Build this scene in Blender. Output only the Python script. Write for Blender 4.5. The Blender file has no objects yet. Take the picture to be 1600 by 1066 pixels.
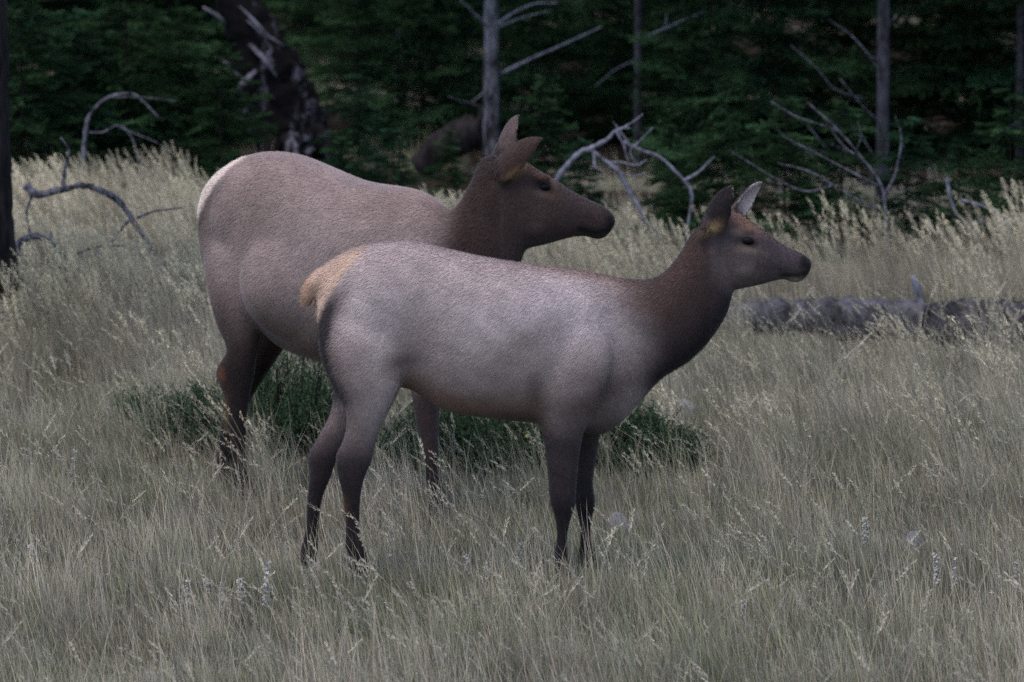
import bpy, math, random
import numpy as np
from mathutils import Vector
from mathutils.bvhtree import BVHTree

rad = math.radians
sc = bpy.context.scene
col = sc.collection

# ------------------------------------------------------------------ camera
F = 8889.0                      # 200 mm on 36 mm, in pixels of the 1600 px photograph
CAM_H = 3.5
TH = math.atan((533 + 480) / F)  # pitch below the horizon
cam_d = bpy.data.cameras.new('camera')
cam_d.lens = 200; cam_d.sensor_width = 36; cam_d.sensor_fit = 'HORIZONTAL'
cam_d.clip_start = 0.5; cam_d.clip_end = 600
cam_d.dof.use_dof = True; cam_d.dof.focus_distance = 22.3; cam_d.dof.aperture_fstop = 5.0
cam = bpy.data.objects.new('camera', cam_d); col.objects.link(cam)
cam.location = (0, 0, CAM_H); cam.rotation_euler = (math.pi / 2 - TH, 0, 0)
sc.camera = cam

# ------------------------------------------------------------------ light
SUN_EL, SUN_AZ = rad(66), rad(215)     # azimuth clockwise from +Y (north): high, behind the camera
world = bpy.data.worlds.new('World'); sc.world = world; world.use_nodes = True
nt = world.node_tree
sky = nt.nodes.new('ShaderNodeTexSky'); sky.sky_type = 'NISHITA'; sky.sun_disc = False
sky.sun_elevation = SUN_EL; sky.sun_rotation = SUN_AZ
sky.air_density = 1.0; sky.dust_density = 1.0; sky.ozone_density = 1.0
bg = nt.nodes['Background']; bg.inputs['Strength'].default_value = 0.115
nt.links.new(sky.outputs['Color'], bg.inputs['Color'])
sun_d = bpy.data.lights.new('sun', 'SUN'); sun_d.energy = 1.0; sun_d.angle = rad(40); sun_d.color = (1.0, 0.90, 0.80)
sun = bpy.data.objects.new('sun', sun_d); col.objects.link(sun)
sdir = Vector((math.sin(SUN_AZ) * math.cos(SUN_EL), math.cos(SUN_AZ) * math.cos(SUN_EL), math.sin(SUN_EL)))
sun.rotation_euler = sdir.to_track_quat('Z', 'Y').to_euler()
sun.location = (0, 0, 30)
vs = sc.view_settings
vs.view_transform = 'Standard'; vs.look = 'None'; vs.gamma = 1.0; vs.use_curve_mapping = False
vs.exposure = 1.15
sc.cycles.use_denoising = False
sc.cycles.max_bounces = 6; sc.cycles.diffuse_bounces = 2; sc.cycles.transparent_max_bounces = 4
sc.cycles.sample_clamp_indirect = 4
sc.cycles.debug_use_spatial_splits = True
sc.cycles.caustics_reflective = False; sc.cycles.caustics_refractive = False

# ------------------------------------------------------------------ helpers
RIGHT = np.array([1.0, 0, 0]); UP = np.array([0, math.sin(TH), math.cos(TH)]); FWD = np.array([0, math.cos(TH), -math.sin(TH)])
CAMP = np.array([0, 0, CAM_H])

def ray(u, v):
    return FWD + RIGHT * ((u - 800) / F) + UP * ((533 - v) / F)

def on_ground(u, v, z=0.0):
    d = ray(u, v)
    return CAMP + d * ((z - CAM_H) / d[2])

def at_depth(u, v, y):
    d = ray(u, v)
    return CAMP + d * (y / d[1])

def to_px(P):
    Q = np.asarray(P) - CAMP
    w = Q @ FWD
    return 800 + F * (Q @ RIGHT) / w, 533 - F * (Q @ UP) / w

def lin(r, g, b):
    c = np.array([r, g, b]) / 255.0
    return np.where(c <= 0.04045, c / 12.92, ((c + 0.055) / 1.055) ** 2.4)

def sstep(a, b, x):
    t = np.clip((x - a) / (b - a), 0, 1)
    return t * t * (3 - 2 * t)

def mesh_np(name, V, T, mat=None, C=None, smooth=False, quads=False):
    """triangles (or quads) from numpy arrays, optional per-vertex colours"""
    V = np.ascontiguousarray(V, np.float32); T = np.ascontiguousarray(T, np.int32)
    n = T.shape[1]
    me = bpy.data.meshes.new(name)
    me.vertices.add(len(V)); me.vertices.foreach_set('co', V.ravel())
    me.loops.add(T.size); me.loops.foreach_set('vertex_index', T.ravel())
    me.polygons.add(len(T))
    me.polygons.foreach_set('loop_start', np.arange(0, T.size, n, dtype=np.int32))
    me.polygons.foreach_set('loop_total', np.full(len(T), n, np.int32))
    if smooth:
        me.polygons.foreach_set('use_smooth', np.ones(len(T), bool))
    if C is not None:
        a = me.color_attributes.new('Col', 'FLOAT_COLOR', 'POINT')
        c4 = np.ones((len(V), 4), np.float32); c4[:, :3] = C
        a.data.foreach_set('color', c4.ravel())
    me.update(); me.validate()
    if mat: me.materials.append(mat)
    return me

def obj(name, me, parent=None, loc=None, rz=None):
    o = bpy.data.objects.new(name, me); col.objects.link(o)
    if parent: o.parent = parent
    if loc is not None: o.location = loc
    if rz is not None: o.rotation_euler = (0, 0, rz)
    return o

def tag(o, label=None, cat=None, group=None, kind=None):
    if label: o['label'] = label
    if cat: o['category'] = cat
    if group: o['group'] = group
    if kind: o['kind'] = kind
    return o

def empty(name, loc, label=None, cat=None, group=None):
    o = bpy.data.objects.new(name, None); col.objects.link(o); o.location = loc; o.empty_display_size = 0.2
    return tag(o, label, cat, group)

def catmull(P, sub):
    """open Catmull-Rom through the rows of P, sub points per span"""
    P = np.asarray(P, float)
    Q = np.vstack([2 * P[0] - P[1], P, 2 * P[-1] - P[-2]])
    out = []
    for i in range(1, len(Q) - 2):
        for k in range(sub):
            t = k / sub
            a, b, c, d = Q[i - 1], Q[i], Q[i + 1], Q[i + 2]
            out.append(0.5 * (2 * b + (c - a) * t + (2 * a - 5 * b + 4 * c - d) * t * t + (3 * b - a - 3 * c + d) * t ** 3))
    out.append(P[-1])
    return np.array(out)

def grid_faces(nr, nc, closed=True, off=0):
    f = []
    m = nc if closed else nc - 1
    for i in range(nr - 1):
        for j in range(m):
            k = (j + 1) % nc
            f.append((off + i * nc + j, off + i * nc + k, off + (i + 1) * nc + k, off + (i + 1) * nc + j))
    return f

def tube(pts, radii, n=7, rng=None, rough=0.0, sub=3, flat=1.0):
    """a tapering tube through pts; returns V, quads (ends closed by collapsing)"""
    P = np.asarray(pts, float)
    if len(np.shape(radii)) == 0: radii = [radii] * len(P)
    PR = catmull(np.column_stack([P, radii]), sub)
    C, R = PR[:, :3], np.maximum(PR[:, 3], 0.0006)
    Tn = np.gradient(C, axis=0); Tn /= np.linalg.norm(Tn, axis=1)[:, None] + 1e-9
    ref = np.array([0.13, 0.9, 0.2]) if abs(Tn[0][2]) > 0.8 else np.array([0, 0, 1.0])
    V = []
    for i in range(len(C)):
        a = np.cross(Tn[i], ref); a /= np.linalg.norm(a) + 1e-9
        b = np.cross(a, Tn[i]); ref = b
        th = np.arange(n) * 2 * math.pi / n
        r = R[i] * (1 + (rng.normal(0, rough, n) if rng is not None else 0))
        V.append(C[i] + np.outer(np.cos(th) * r, a) + np.outer(np.sin(th) * r * flat, b))
    V = [np.repeat(C[:1] - Tn[:1] * R[0] * 0.4, n, 0)] + V + [np.repeat(C[-1:] + Tn[-1:] * R[-1] * 0.4, n, 0)]
    V = np.vstack(V)
    return V, np.array(grid_faces(len(V) // n, n))

def merge(parts):
    Vs, Fs, o = [], [], 0
    for V, Q in parts:
        Vs.append(V); Fs.append(np.asarray(Q) + o); o += len(V)
    return np.vstack(Vs), np.vstack(Fs)

# ------------------------------------------------------------------ materials
def node_mat(name):
    m = bpy.data.materials.new(name); m.use_nodes = True
    return m, m.node_tree.nodes, m.node_tree.links, m.node_tree.nodes['Principled BSDF']

def ramp(ns, stops):
    r = ns.new('ShaderNodeValToRGB')
    while len(r.color_ramp.elements) < len(stops): r.color_ramp.elements.new(0.5)
    for e, (p, c) in zip(r.color_ramp.elements, stops):
        e.position = p; e.color = (*c, 1)
    return r

def noise(ns, ls, scale, detail=4, vec=None, rough=0.6):
    t = ns.new('ShaderNodeTexNoise'); t.inputs['Scale'].default_value = scale
    t.inputs['Detail'].default_value = detail; t.inputs['Roughness'].default_value = rough
    if vec is not None: ls.new(vec, t.inputs['Vector'])
    return t

def grass_mat(name, dry, green, gmin, gmax, transl=0.3):
    """blade colour = per-blade tint * mix(dry, green) by patches over the meadow"""
    m, ns, ls, bs = node_mat(name)
    geo = ns.new('ShaderNodeNewGeometry')
    n1 = noise(ns, ls, 0.75, 3, geo.outputs['Position'])
    r1 = ramp(ns, [(gmin, dry), (gmax, green)])
    ls.new(n1.outputs['Fac'], r1.inputs['Fac'])
    oi = ns.new('ShaderNodeObjectInfo')
    mr = ns.new('ShaderNodeMapRange'); mr.inputs['To Min'].default_value = 0.7; mr.inputs['To Max'].default_value = 1.25
    ls.new(oi.outputs['Random'], mr.inputs['Value'])
    at = ns.new('ShaderNodeAttribute'); at.attribute_name = 'Col'
    mx = ns.new('ShaderNodeMix'); mx.data_type = 'RGBA'; mx.blend_type = 'MULTIPLY'; mx.inputs['Factor'].default_value = 1
    ls.new(r1.outputs['Color'], mx.inputs['A']); ls.new(at.outputs['Color'], mx.inputs['B'])
    m2 = ns.new('ShaderNodeVectorMath'); m2.operation = 'SCALE'
    ls.new(mx.outputs['Result'], m2.inputs[0]); ls.new(mr.outputs['Result'], m2.inputs['Scale'])
    ns.remove(bs); bs = ns.new('ShaderNodeBsdfDiffuse'); ls.new(m2.outputs['Vector'], bs.inputs['Color'])
    tr = ns.new('ShaderNodeBsdfTranslucent'); ls.new(m2.outputs['Vector'], tr.inputs['Color'])
    ms = ns.new('ShaderNodeMixShader'); ms.inputs['Fac'].default_value = transl
    ls.new(bs.outputs['BSDF'], ms.inputs[1]); ls.new(tr.outputs['BSDF'], ms.inputs[2])
    ls.new(ms.outputs['Shader'], ns['Material Output'].inputs['Surface'])
    return m

def col_mat(name, rough=0.85, spec=0.1, nscale=0, namp=0.3, transl=0.0, sheen=0.0):
    m, ns, ls, bs = node_mat(name)
    at = ns.new('ShaderNodeAttribute'); at.attribute_name = 'Col'
    out = at.outputs['Color']
    if nscale:
        tc = ns.new('ShaderNodeTexCoord')
        n1 = noise(ns, ls, nscale, 5, tc.outputs['Object'])
        mr = ns.new('ShaderNodeMapRange'); mr.inputs['From Min'].default_value = 0.25; mr.inputs['From Max'].default_value = 0.75
        mr.inputs['To Min'].default_value = 1 - namp; mr.inputs['To Max'].default_value = 1 + namp
        ls.new(n1.outputs['Fac'], mr.inputs['Value'])
        m2 = ns.new('ShaderNodeVectorMath'); m2.operation = 'SCALE'
        ls.new(out, m2.inputs[0]); ls.new(mr.outputs['Result'], m2.inputs['Scale']); out = m2.outputs['Vector']
    ls.new(out, bs.inputs['Base Color'])
    bs.inputs['Roughness'].default_value = rough; bs.inputs['Specular IOR Level'].default_value = spec
    bs.inputs['Sheen Weight'].default_value = sheen
    if transl:
        ns.remove(bs); bs = ns.new('ShaderNodeBsdfDiffuse'); ls.new(out, bs.inputs['Color'])
        tr = ns.new('ShaderNodeBsdfTranslucent'); ls.new(out, tr.inputs['Color'])
        ms = ns.new('ShaderNodeMixShader'); ms.inputs['Fac'].default_value = transl
        ls.new(bs.outputs['BSDF'], ms.inputs[1]); ls.new(tr.outputs['BSDF'], ms.inputs[2])
        ls.new(ms.outputs['Shader'], ns['Material Output'].inputs['Surface'])
    return m

def bark_mat(name, dark, light, scale=9, stretch=6, lo=0.4, hi=0.65, bump=0.6):
    """bark or bare wood: streaks along the object's length (local Z)"""
    m, ns, ls, bs = node_mat(name)
    tc = ns.new('ShaderNodeTexCoord'); mp = ns.new('ShaderNodeMapping')
    mp.inputs['Scale'].default_value = (1, 1, 1.0 / stretch)
    ls.new(tc.outputs['Object'], mp.inputs['Vector'])
    n1 = noise(ns, ls, scale, 8, mp.outputs['Vector'], 0.7)
    r1 = ramp(ns, [(lo, dark), (hi, light)])
    ls.new(n1.outputs['Fac'], r1.inputs['Fac']); ls.new(r1.outputs['Color'], bs.inputs['Base Color'])
    b = ns.new('ShaderNodeBump'); b.inputs['Strength'].default_value = bump; b.inputs['Distance'].default_value = 0.02
    ls.new(n1.outputs['Fac'], b.inputs['Height']); ls.new(b.outputs['Normal'], bs.inputs['Normal'])
    bs.inputs['Roughness'].default_value = 0.9; bs.inputs['Specular IOR Level'].default_value = 0.1
    return m

M_FUR = col_mat('elk_coat', 0.8, 0.12, 14, 0.16, 0, 0.15)
M_EYE, _n, _l, _b = node_mat('elk_eye'); _b.inputs['Base Color'].default_value = (0.003, 0.0025, 0.003, 1); _b.inputs['Roughness'].default_value = 0.5; _b.inputs['Specular IOR Level'].default_value = 0.12
M_HOOF = bark_mat('hoof_horn', (0.015, 0.012, 0.012), (0.04, 0.035, 0.03), 40, 3)
M_GRASS = grass_mat('meadow_grass', (0.38, 0.34, 0.285), (0.265, 0.255, 0.185), 0.40, 0.66)
M_SEED = grass_mat('seeding_grass', (0.58, 0.52, 0.42), (0.46, 0.43, 0.33), 0.40, 0.70)
M_NEEDLE = col_mat('fir_needles', 0.7, 0.15, 0, 0, 0.2)
M_JUNI = col_mat('juniper_foliage', 0.7, 0.1, 0, 0, 0.15)
M_BARK_DARK = bark_mat('dark_bark', (0.008, 0.007, 0.008), (0.035, 0.028, 0.028), 14, 5)
M_BARK_GREY = bark_mat('grey_bark', (0.02, 0.019, 0.022), (0.17, 0.165, 0.19), 14, 2.5, 0.43, 0.58)
M_BARK_DIM = bark_mat('dim_grey_bark', (0.015, 0.014, 0.016), (0.07, 0.066, 0.078), 16, 2.5, 0.38, 0.62)
M_SILVER = bark_mat('weathered_branch', (0.06, 0.058, 0.072), (0.24, 0.235, 0.285), 30, 2, 0.36, 0.6, 0.8)
M_TWIG = bark_mat('dead_twig', (0.025, 0.023, 0.03), (0.20, 0.19, 0.225), 30, 2, 0.4, 0.62, 0.9)
M_SNAG = bark_mat('charred_wood', (0.006, 0.005, 0.006), (0.20, 0.195, 0.24), 8, 6, 0.56, 0.72, 0.9)
M_SNAG_GREY = bark_mat('snag_splinter', (0.03, 0.028, 0.034), (0.20, 0.195, 0.235), 10, 4, 0.4, 0.65, 0.6)
M_LOG = bark_mat('grey_log', (0.018, 0.017, 0.019), (0.11, 0.105, 0.12), 8, 1, 0.38, 0.62, 0.8)
M_LOGD = bark_mat('dark_log', (0.012, 0.011, 0.013), (0.07, 0.065, 0.075), 8, 1, 0.4, 0.65, 0.8)
M_ROCK = bark_mat('grey_rock', (0.13, 0.13, 0.15), (0.28, 0.28, 0.32), 12, 1)
M_STALK = bark_mat('dry_stalk', (0.16, 0.14, 0.10), (0.30, 0.27, 0.20), 30, 4)
M_FLOWER = col_mat('pale_florets', 0.8, 0.1, 0, 0, 0.2)

def ground_mat():
    m, ns, ls, bs = node_mat('meadow_soil')
    geo = ns.new('ShaderNodeNewGeometry')
    n1 = noise(ns, ls, 14, 8, geo.outputs['Position']); n2 = noise(ns, ls, 0.5, 3, geo.outputs['Position'])
    r1 = ramp(ns, [(0.3, (0.045, 0.04, 0.03)), (0.55, (0.11, 0.10, 0.07)), (0.75, (0.20, 0.18, 0.13))])
    r2 = ramp(ns, [(0.4, (0.7, 0.65, 0.6)), (0.6, (1.0, 1.05, 0.9))])
    ls.new(n1.outputs['Fac'], r1.inputs['Fac']); ls.new(n2.outputs['Fac'], r2.inputs['Fac'])
    mx = ns.new('ShaderNodeMix'); mx.data_type = 'RGBA'; mx.blend_type = 'MULTIPLY'; mx.inputs['Factor'].default_value = 1
    ls.new(r1.outputs['Color'], mx.inputs['A']); ls.new(r2.outputs['Color'], mx.inputs['B'])
    # brown needle litter under the firs
    sx = ns.new('ShaderNodeSeparateXYZ'); ls.new(geo.outputs['Position'], sx.inputs['Vector'])
    wob = ns.new('ShaderNodeMath'); wob.operation = 'MULTIPLY_ADD'; wob.inputs[1].default_value = 5.0
    ls.new(n2.outputs['Fac'], wob.inputs[0]); ls.new(sx.outputs['Y'], wob.inputs[2])
    lm = ns.new('ShaderNodeMapRange'); lm.inputs['From Min'].default_value = 37.5; lm.inputs['From Max'].default_value = 40.5
    ls.new(wob.outputs['Value'], lm.inputs['Value'])
    m3 = ns.new('ShaderNodeMix'); m3.data_type = 'RGBA'
    ls.new(lm.outputs['Result'], m3.inputs['Factor']); ls.new(mx.outputs['Result'], m3.inputs['A'])
    r3 = ramp(ns, [(0.35, (0.012, 0.010, 0.008)), (0.7, (0.05, 0.038, 0.028))]); ls.new(n1.outputs['Fac'], r3.inputs['Fac']); ls.new(r3.outputs['Color'], m3.inputs['B'])
    ls.new(m3.outputs['Result'], bs.inputs['Base Color'])
    b = ns.new('ShaderNodeBump'); b.inputs['Strength'].default_value = 0.8; b.inputs['Distance'].default_value = 0.03
    ls.new(n1.outputs['Fac'], b.inputs['Height']); ls.new(b.outputs['Normal'], bs.inputs['Normal'])
    bs.inputs['Roughness'].default_value = 1.0; bs.inputs['Specular IOR Level'].default_value = 0.0
    return m

# ------------------------------------------------------------------ ground
def gz(x, y):
    x, y = np.asarray(x, float), np.asarray(y, float)
    return 0.018 * np.sin(1.3 * x + 0.7 * y) + 0.014 * np.sin(2.3 * y - 1.1 * x + 1.0) - 0.01

xs = np.concatenate([[-300, -120, -50, -25], np.linspace(-12, 12, 81), [25, 50, 120, 300]])
ys = np.concatenate([[-200, -60, -20, 0, 8], np.linspace(14, 80, 133), [95, 120, 180, 320]])
GX, GY = np.meshgrid(xs, ys)
GZ = gz(GX, GY)
ground = obj('ground', mesh_np('ground', np.column_stack([GX.ravel(), GY.ravel(), GZ.ravel()]),
             np.array(grid_faces(len(ys), len(xs), False)), ground_mat(), smooth=True))
tag(ground, 'meadow soil and dry litter under the grass', 'ground', kind='structure')

# ------------------------------------------------------------------ elk
class Frame:
    """a vertical plane of the animal: origin on the ground, heading yaw (0 = +X, positive = turning away)"""
    def __init__(s, O, yaw):
        s.O = np.array([O[0], O[1], 0.0]); s.yaw = yaw
        s.h = np.array([math.cos(yaw), math.sin(yaw), 0]); s.n = np.array([math.sin(yaw), -math.cos(yaw), 0])  # n: towards the camera side
    def P(s, u, v, l=0.0):
        d = ray(u, v); O = s.O + s.n * l
        return CAMP + d * (((O - CAMP) @ s.n) / (d @ s.n))
    def G(s, u, z, l=0.0):
        """the point of the plane at column u and height z"""
        lo, hi = -400.0, 1600.0
        for _ in range(40):
            m = (lo + hi) / 2
            if s.P(u, m, l)[2] > z: lo = m
            else: hi = m
        return s.P(u, (lo + hi) / 2, l)

def loft(secs, n=24, sub=4, ex=2.3):
    """secs: (A, B, half_width, lateral_unit) with A, B the two profile points of the section"""
    rows = [np.concatenate([A, B, [w], L]) for A, B, w, L in secs]
    R = catmull(rows, sub)
    V = []
    th = np.arange(n) * 2 * math.pi / n
    c, s_ = np.cos(th), np.sin(th)
    ce = np.sign(c) * np.abs(c) ** (2 / ex); se = np.sign(s_) * np.abs(s_) ** (2 / ex)
    for r in R:
        A, B, w, L = r[:3], r[3:6], max(r[6], 0.004), r[7:10] / np.linalg.norm(r[7:10])
        V.append((A + B) / 2 + np.outer(ce, (A - B) / 2) + np.outer(se, L * w))
    V.insert(0, np.repeat(V[0].mean(0)[None], n, 0)); V.append(np.repeat(V[-1].mean(0)[None], n, 0))
    V = np.vstack(V)
    return V, np.array(grid_faces(len(V) // n, n))

def sect(fr, rows, l=0.0):
    out = []
    for r in rows:
        A, B, w = r[0], r[1], r[2]
        ll = r[3] if len(r) > 3 else l
        a = fr.P(A[0], A[1], ll) if A[1] is not None else fr.G(A[0], A[2], ll)
        b = fr.P(B[0], B[1], ll) if B[1] is not None else fr.G(B[0], B[2], ll)
        out.append((a, b, w, fr.n))
    return out

EARS = []
def ear_lookup(V, ear, d=.016):
    """for the vertices of the skin: how much they belong to this ear, and whether to its inner face"""
    P, t, inner = ear
    c = P.mean(0); cand = np.where(np.linalg.norm(V - c, axis=1) < .2)[0]
    D = np.linalg.norm(V[cand][:, None] - P[None], axis=2)
    k = D.argmin(1); dist = D[np.arange(len(cand)), k]
    m = np.zeros(len(V)); i = np.zeros(len(V)); tt = np.zeros(len(V))
    m[cand] = sstep(d * 1.5, d * .8, dist) * sstep(.12, .30, t[k]); i[cand] = inner[k]; tt[cand] = t[k]
    return m, i, tt

def ear_mesh(base, tip, open_dir, W, th=0.012, cup=1.15):
    ax = tip - base; L = np.linalg.norm(ax); ax /= L
    o = open_dir - ax * (open_dir @ ax); o /= np.linalg.norm(o)
    sd = np.cross(ax, o)
    nt_, ns_ = 14, 11
    out, inn = [], []
    for i in range(nt_):
        t = i / (nt_ - 1)
        w = W * (math.sin(math.pi * min(1, 0.16 + 0.84 * t) ** 0.85)) ** 0.75 + 0.004
        cu = cup * (1.5 - 0.9 * t)
        for j in range(ns_):
            s = -1 + 2 * j / (ns_ - 1); ph = s * cu
            R = w / max(math.sin(min(cu, 1.5)), 0.3)
            c = base + ax * L * t
            p = c + sd * math.sin(ph) * R - o * (R * math.cos(ph) - R * 0.5)
            nr = sd * math.sin(ph) - o * math.cos(ph)
            out.append(p + nr * th / 2); inn.append(p - nr * th / 2)
    V = np.array(out + inn); N = nt_ * ns_
    EARS.append((V.copy(), np.tile(np.repeat(np.linspace(0, 1, nt_), ns_), 2), np.repeat([0, 1], N)))
    Fq = grid_faces(nt_, ns_, False) + [tuple(reversed(f)) for f in grid_faces(nt_, ns_, False, N)]
    for i in range(nt_ - 1):
        a, b = i * ns_, (i + 1) * ns_
        Fq.append((a, b, b + N, a + N)); a += ns_ - 1; b += ns_ - 1; Fq.append((b, a, a + N, b + N))
    for j in range(ns_ - 1):
        Fq.append((j + 1, j, j + N, j + 1 + N)); k = (nt_ - 1) * ns_ + j; Fq.append((k, k + 1, k + 1 + N, k + N))
    return V, np.array(Fq)

def blob(c, r, n=14):
    V = []
    for i in range(n + 1):
        a = math.pi * i / n
        for j in range(2 * n):
            b = math.pi * j / n
            V.append((c[0] + r[0] * math.sin(a) * math.cos(b), c[1] + r[1] * math.sin(a) * math.sin(b), c[2] + r[2] * math.cos(a)))
    return np.array(V), np.array(grid_faces(n + 1, 2 * n))

def fuse(parts, soft, voxel=0.0085, smooth=5):
    """one continuous skin from overlapping closed shapes"""
    V, Q = merge(parts)
    me = mesh_np('tmp', V, Q)
    o = bpy.data.objects.new('tmp', me); col.objects.link(o)
    m = o.modifiers.new('r', 'REMESH'); m.mode = 'VOXEL'; m.voxel_size = voxel; m.use_smooth_shade = True
    s = o.modifiers.new('s', 'SMOOTH'); s.factor = 0.5; s.iterations = smooth
    dg = bpy.context.evaluated_depsgraph_get(); dg.update()
    out = bpy.data.meshes.new_from_object(o.evaluated_get(dg))
    bpy.data.objects.remove(o); bpy.data.meshes.remove(me)
    V, N, T = mesh_arrays(out)
    if (V[T[:, 0]] * np.cross(V[T[:, 1]], V[T[:, 2]])).sum() < 0:
        out.flip_normals(); out.update()
    # melt the muscle masses into each other where soft(V) says so (trunk, thighs, neck), leave head, ears and shanks crisp
    V, N, T = mesh_arrays(out)
    m = len(out.edges); E = np.empty(m * 2, np.int32); out.edges.foreach_get('vertices', E); E = E.reshape(-1, 2)
    w = soft(V)[:, None]
    deg = np.bincount(E.ravel(), minlength=len(V))[:, None]
    for it in range(26):
        acc = np.zeros_like(V)
        for c in range(3):
            acc[:, c] = np.bincount(E[:, 0], V[E[:, 1], c], len(V)) + np.bincount(E[:, 1], V[E[:, 0], c], len(V))
        f = 0.55
        V = V + w * f * (acc / deg - V)
    out.vertices.foreach_set('co', V.astype(np.float32).ravel()); out.update()
    return out

def mesh_arrays(me):
    n = len(me.vertices)
    V = np.empty(n * 3, np.float32); me.vertices.foreach_get('co', V)
    N = np.empty(n * 3, np.float32); me.vertices.foreach_get('normal', N)
    me.calc_loop_triangles()
    T = np.empty(len(me.loop_triangles) * 3, np.int32); me.loop_triangles.foreach_get('vertices', T)
    return V.reshape(-1, 3).astype(float), N.reshape(-1, 3).astype(float), T.reshape(-1, 3)

def fur_mesh(V, N, T, C, flow, length, count, seed, width=0.0028, lift=0.36):
    rng = np.random.default_rng(seed)
    a, b, c = V[T[:, 0]], V[T[:, 1]], V[T[:, 2]]
    ar = np.linalg.norm(np.cross(b - a, c - a), axis=1)
    k = rng.choice(len(T), count, p=ar / ar.sum())
    r1, r2 = rng.random(count), rng.random(count)
    q = np.sqrt(r1); w0, w1, w2 = 1 - q, q * (1 - r2), q * r2
    mixv = lambda X: X[T[k, 0]] * w0[:, None] + X[T[k, 1]] * w1[:, None] + X[T[k, 2]] * w2[:, None]
    P, Nn, Cc = mixv(V), mixv(N), mixv(C)
    Nn /= np.linalg.norm(Nn, axis=1)[:, None] + 1e-9
    Ff = mixv(flow); Ff -= Nn * (Ff * Nn).sum(1)[:, None]
    Ff += rng.normal(0, 0.22, (count, 3)); Ff -= Nn * (Ff * Nn).sum(1)[:, None]
    Ff /= np.linalg.norm(Ff, axis=1)[:, None] + 1e-9
    Ll = (mixv(length[:, None])[:, 0] * rng.uniform(0.6, 1.25, count))[:, None]
    side = np.cross(Nn, Ff) * width / 2
    tip = P + (Ff * math.sqrt(1 - lift ** 2) + Nn * lift) * Ll
    Vv = np.stack([P + side, P - side, tip], 1).reshape(-1, 3)
    Cv = np.repeat(np.clip(Cc * rng.normal(1, 0.11, (count, 1)), 0, 1), 3, 0)
    me = mesh_np('coat', Vv, np.arange(count * 3).reshape(-1, 3), M_FUR, Cv, smooth=True)
    me.normals_split_custom_set_from_vertices([tuple(x) for x in np.repeat(Nn, 3, 0)])
    return me

def gauss(u, v, cu, cv, su, sv, rot=0.0):
    a = math.cos(rot); b = math.sin(rot)
    x = (u - cu) * a + (v - cv) * b; y = -(u - cu) * b + (v - cv) * a
    return np.exp(-0.5 * ((x / su) ** 2 + (y / sv) ** 2))

def pline(u, v, pts):
    """distance in px to a polyline"""
    d = np.full(np.shape(u), 1e9)
    for (x0, y0), (x1, y1) in zip(pts[:-1], pts[1:]):
        dx, dy = x1 - x0, y1 - y0
        t = np.clip(((u - x0) * dx + (v - y0) * dy) / (dx * dx + dy * dy), 0, 1)
        d = np.minimum(d, np.hypot(u - x0 - t * dx, v - y0 - t * dy))
    return d

def mixc(C, c, m):
    return C * (1 - m[:, None]) + np.asarray(c) * m[:, None]

def finish_elk(name, label, me, C, base, flow, length, eyes, seed, count, hooves):
    root = empty(name, (base[0], base[1], 0), label, 'elk')
    V, N, T = mesh_arrays(me)
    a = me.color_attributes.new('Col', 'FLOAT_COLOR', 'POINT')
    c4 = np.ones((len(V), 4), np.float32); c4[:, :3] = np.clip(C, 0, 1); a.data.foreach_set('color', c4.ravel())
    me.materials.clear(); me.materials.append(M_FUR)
    me.transform(__import__('mathutils').Matrix.Translation((-base[0], -base[1], 0)))
    obj('body', me, root)
    f = fur_mesh(V, N, T, C, flow, length, count, seed)
    f.transform(__import__('mathutils').Matrix.Translation((-base[0], -base[1], 0)))
    obj('coat', f, root)
    for c, r in eyes:
        Vv, Q = blob(np.array(c) - [base[0], base[1], 0], r, 8)
        obj('eye', mesh_np('eye', Vv, Q, M_EYE, smooth=True), root)
    for Vv, Q in hooves:
        obj('hoof', mesh_np('hoof', Vv - [base[0], base[1], 0], Q, M_HOOF, smooth=True), root)
    return root

def hoof(fr, u0, u1, l):
    """two-toed hoof standing on the ground between columns u0 and u1"""
    parts = []
    for dl in (-0.021, 0.021):
        rows = [((u0 + 3, None, 0.075), (u1 - 8, None, 0.085), 0.016, l + dl), ((u0, None, 0.035), (u1 - 2, None, 0.045), 0.020, l + dl),
                ((u0 - 2, None, 0.0), (u1 + 4, None, 0.0), 0.022, l + dl)]
        parts.append(loft(sect(fr, rows), 12, 3))
    return merge(parts)

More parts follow.
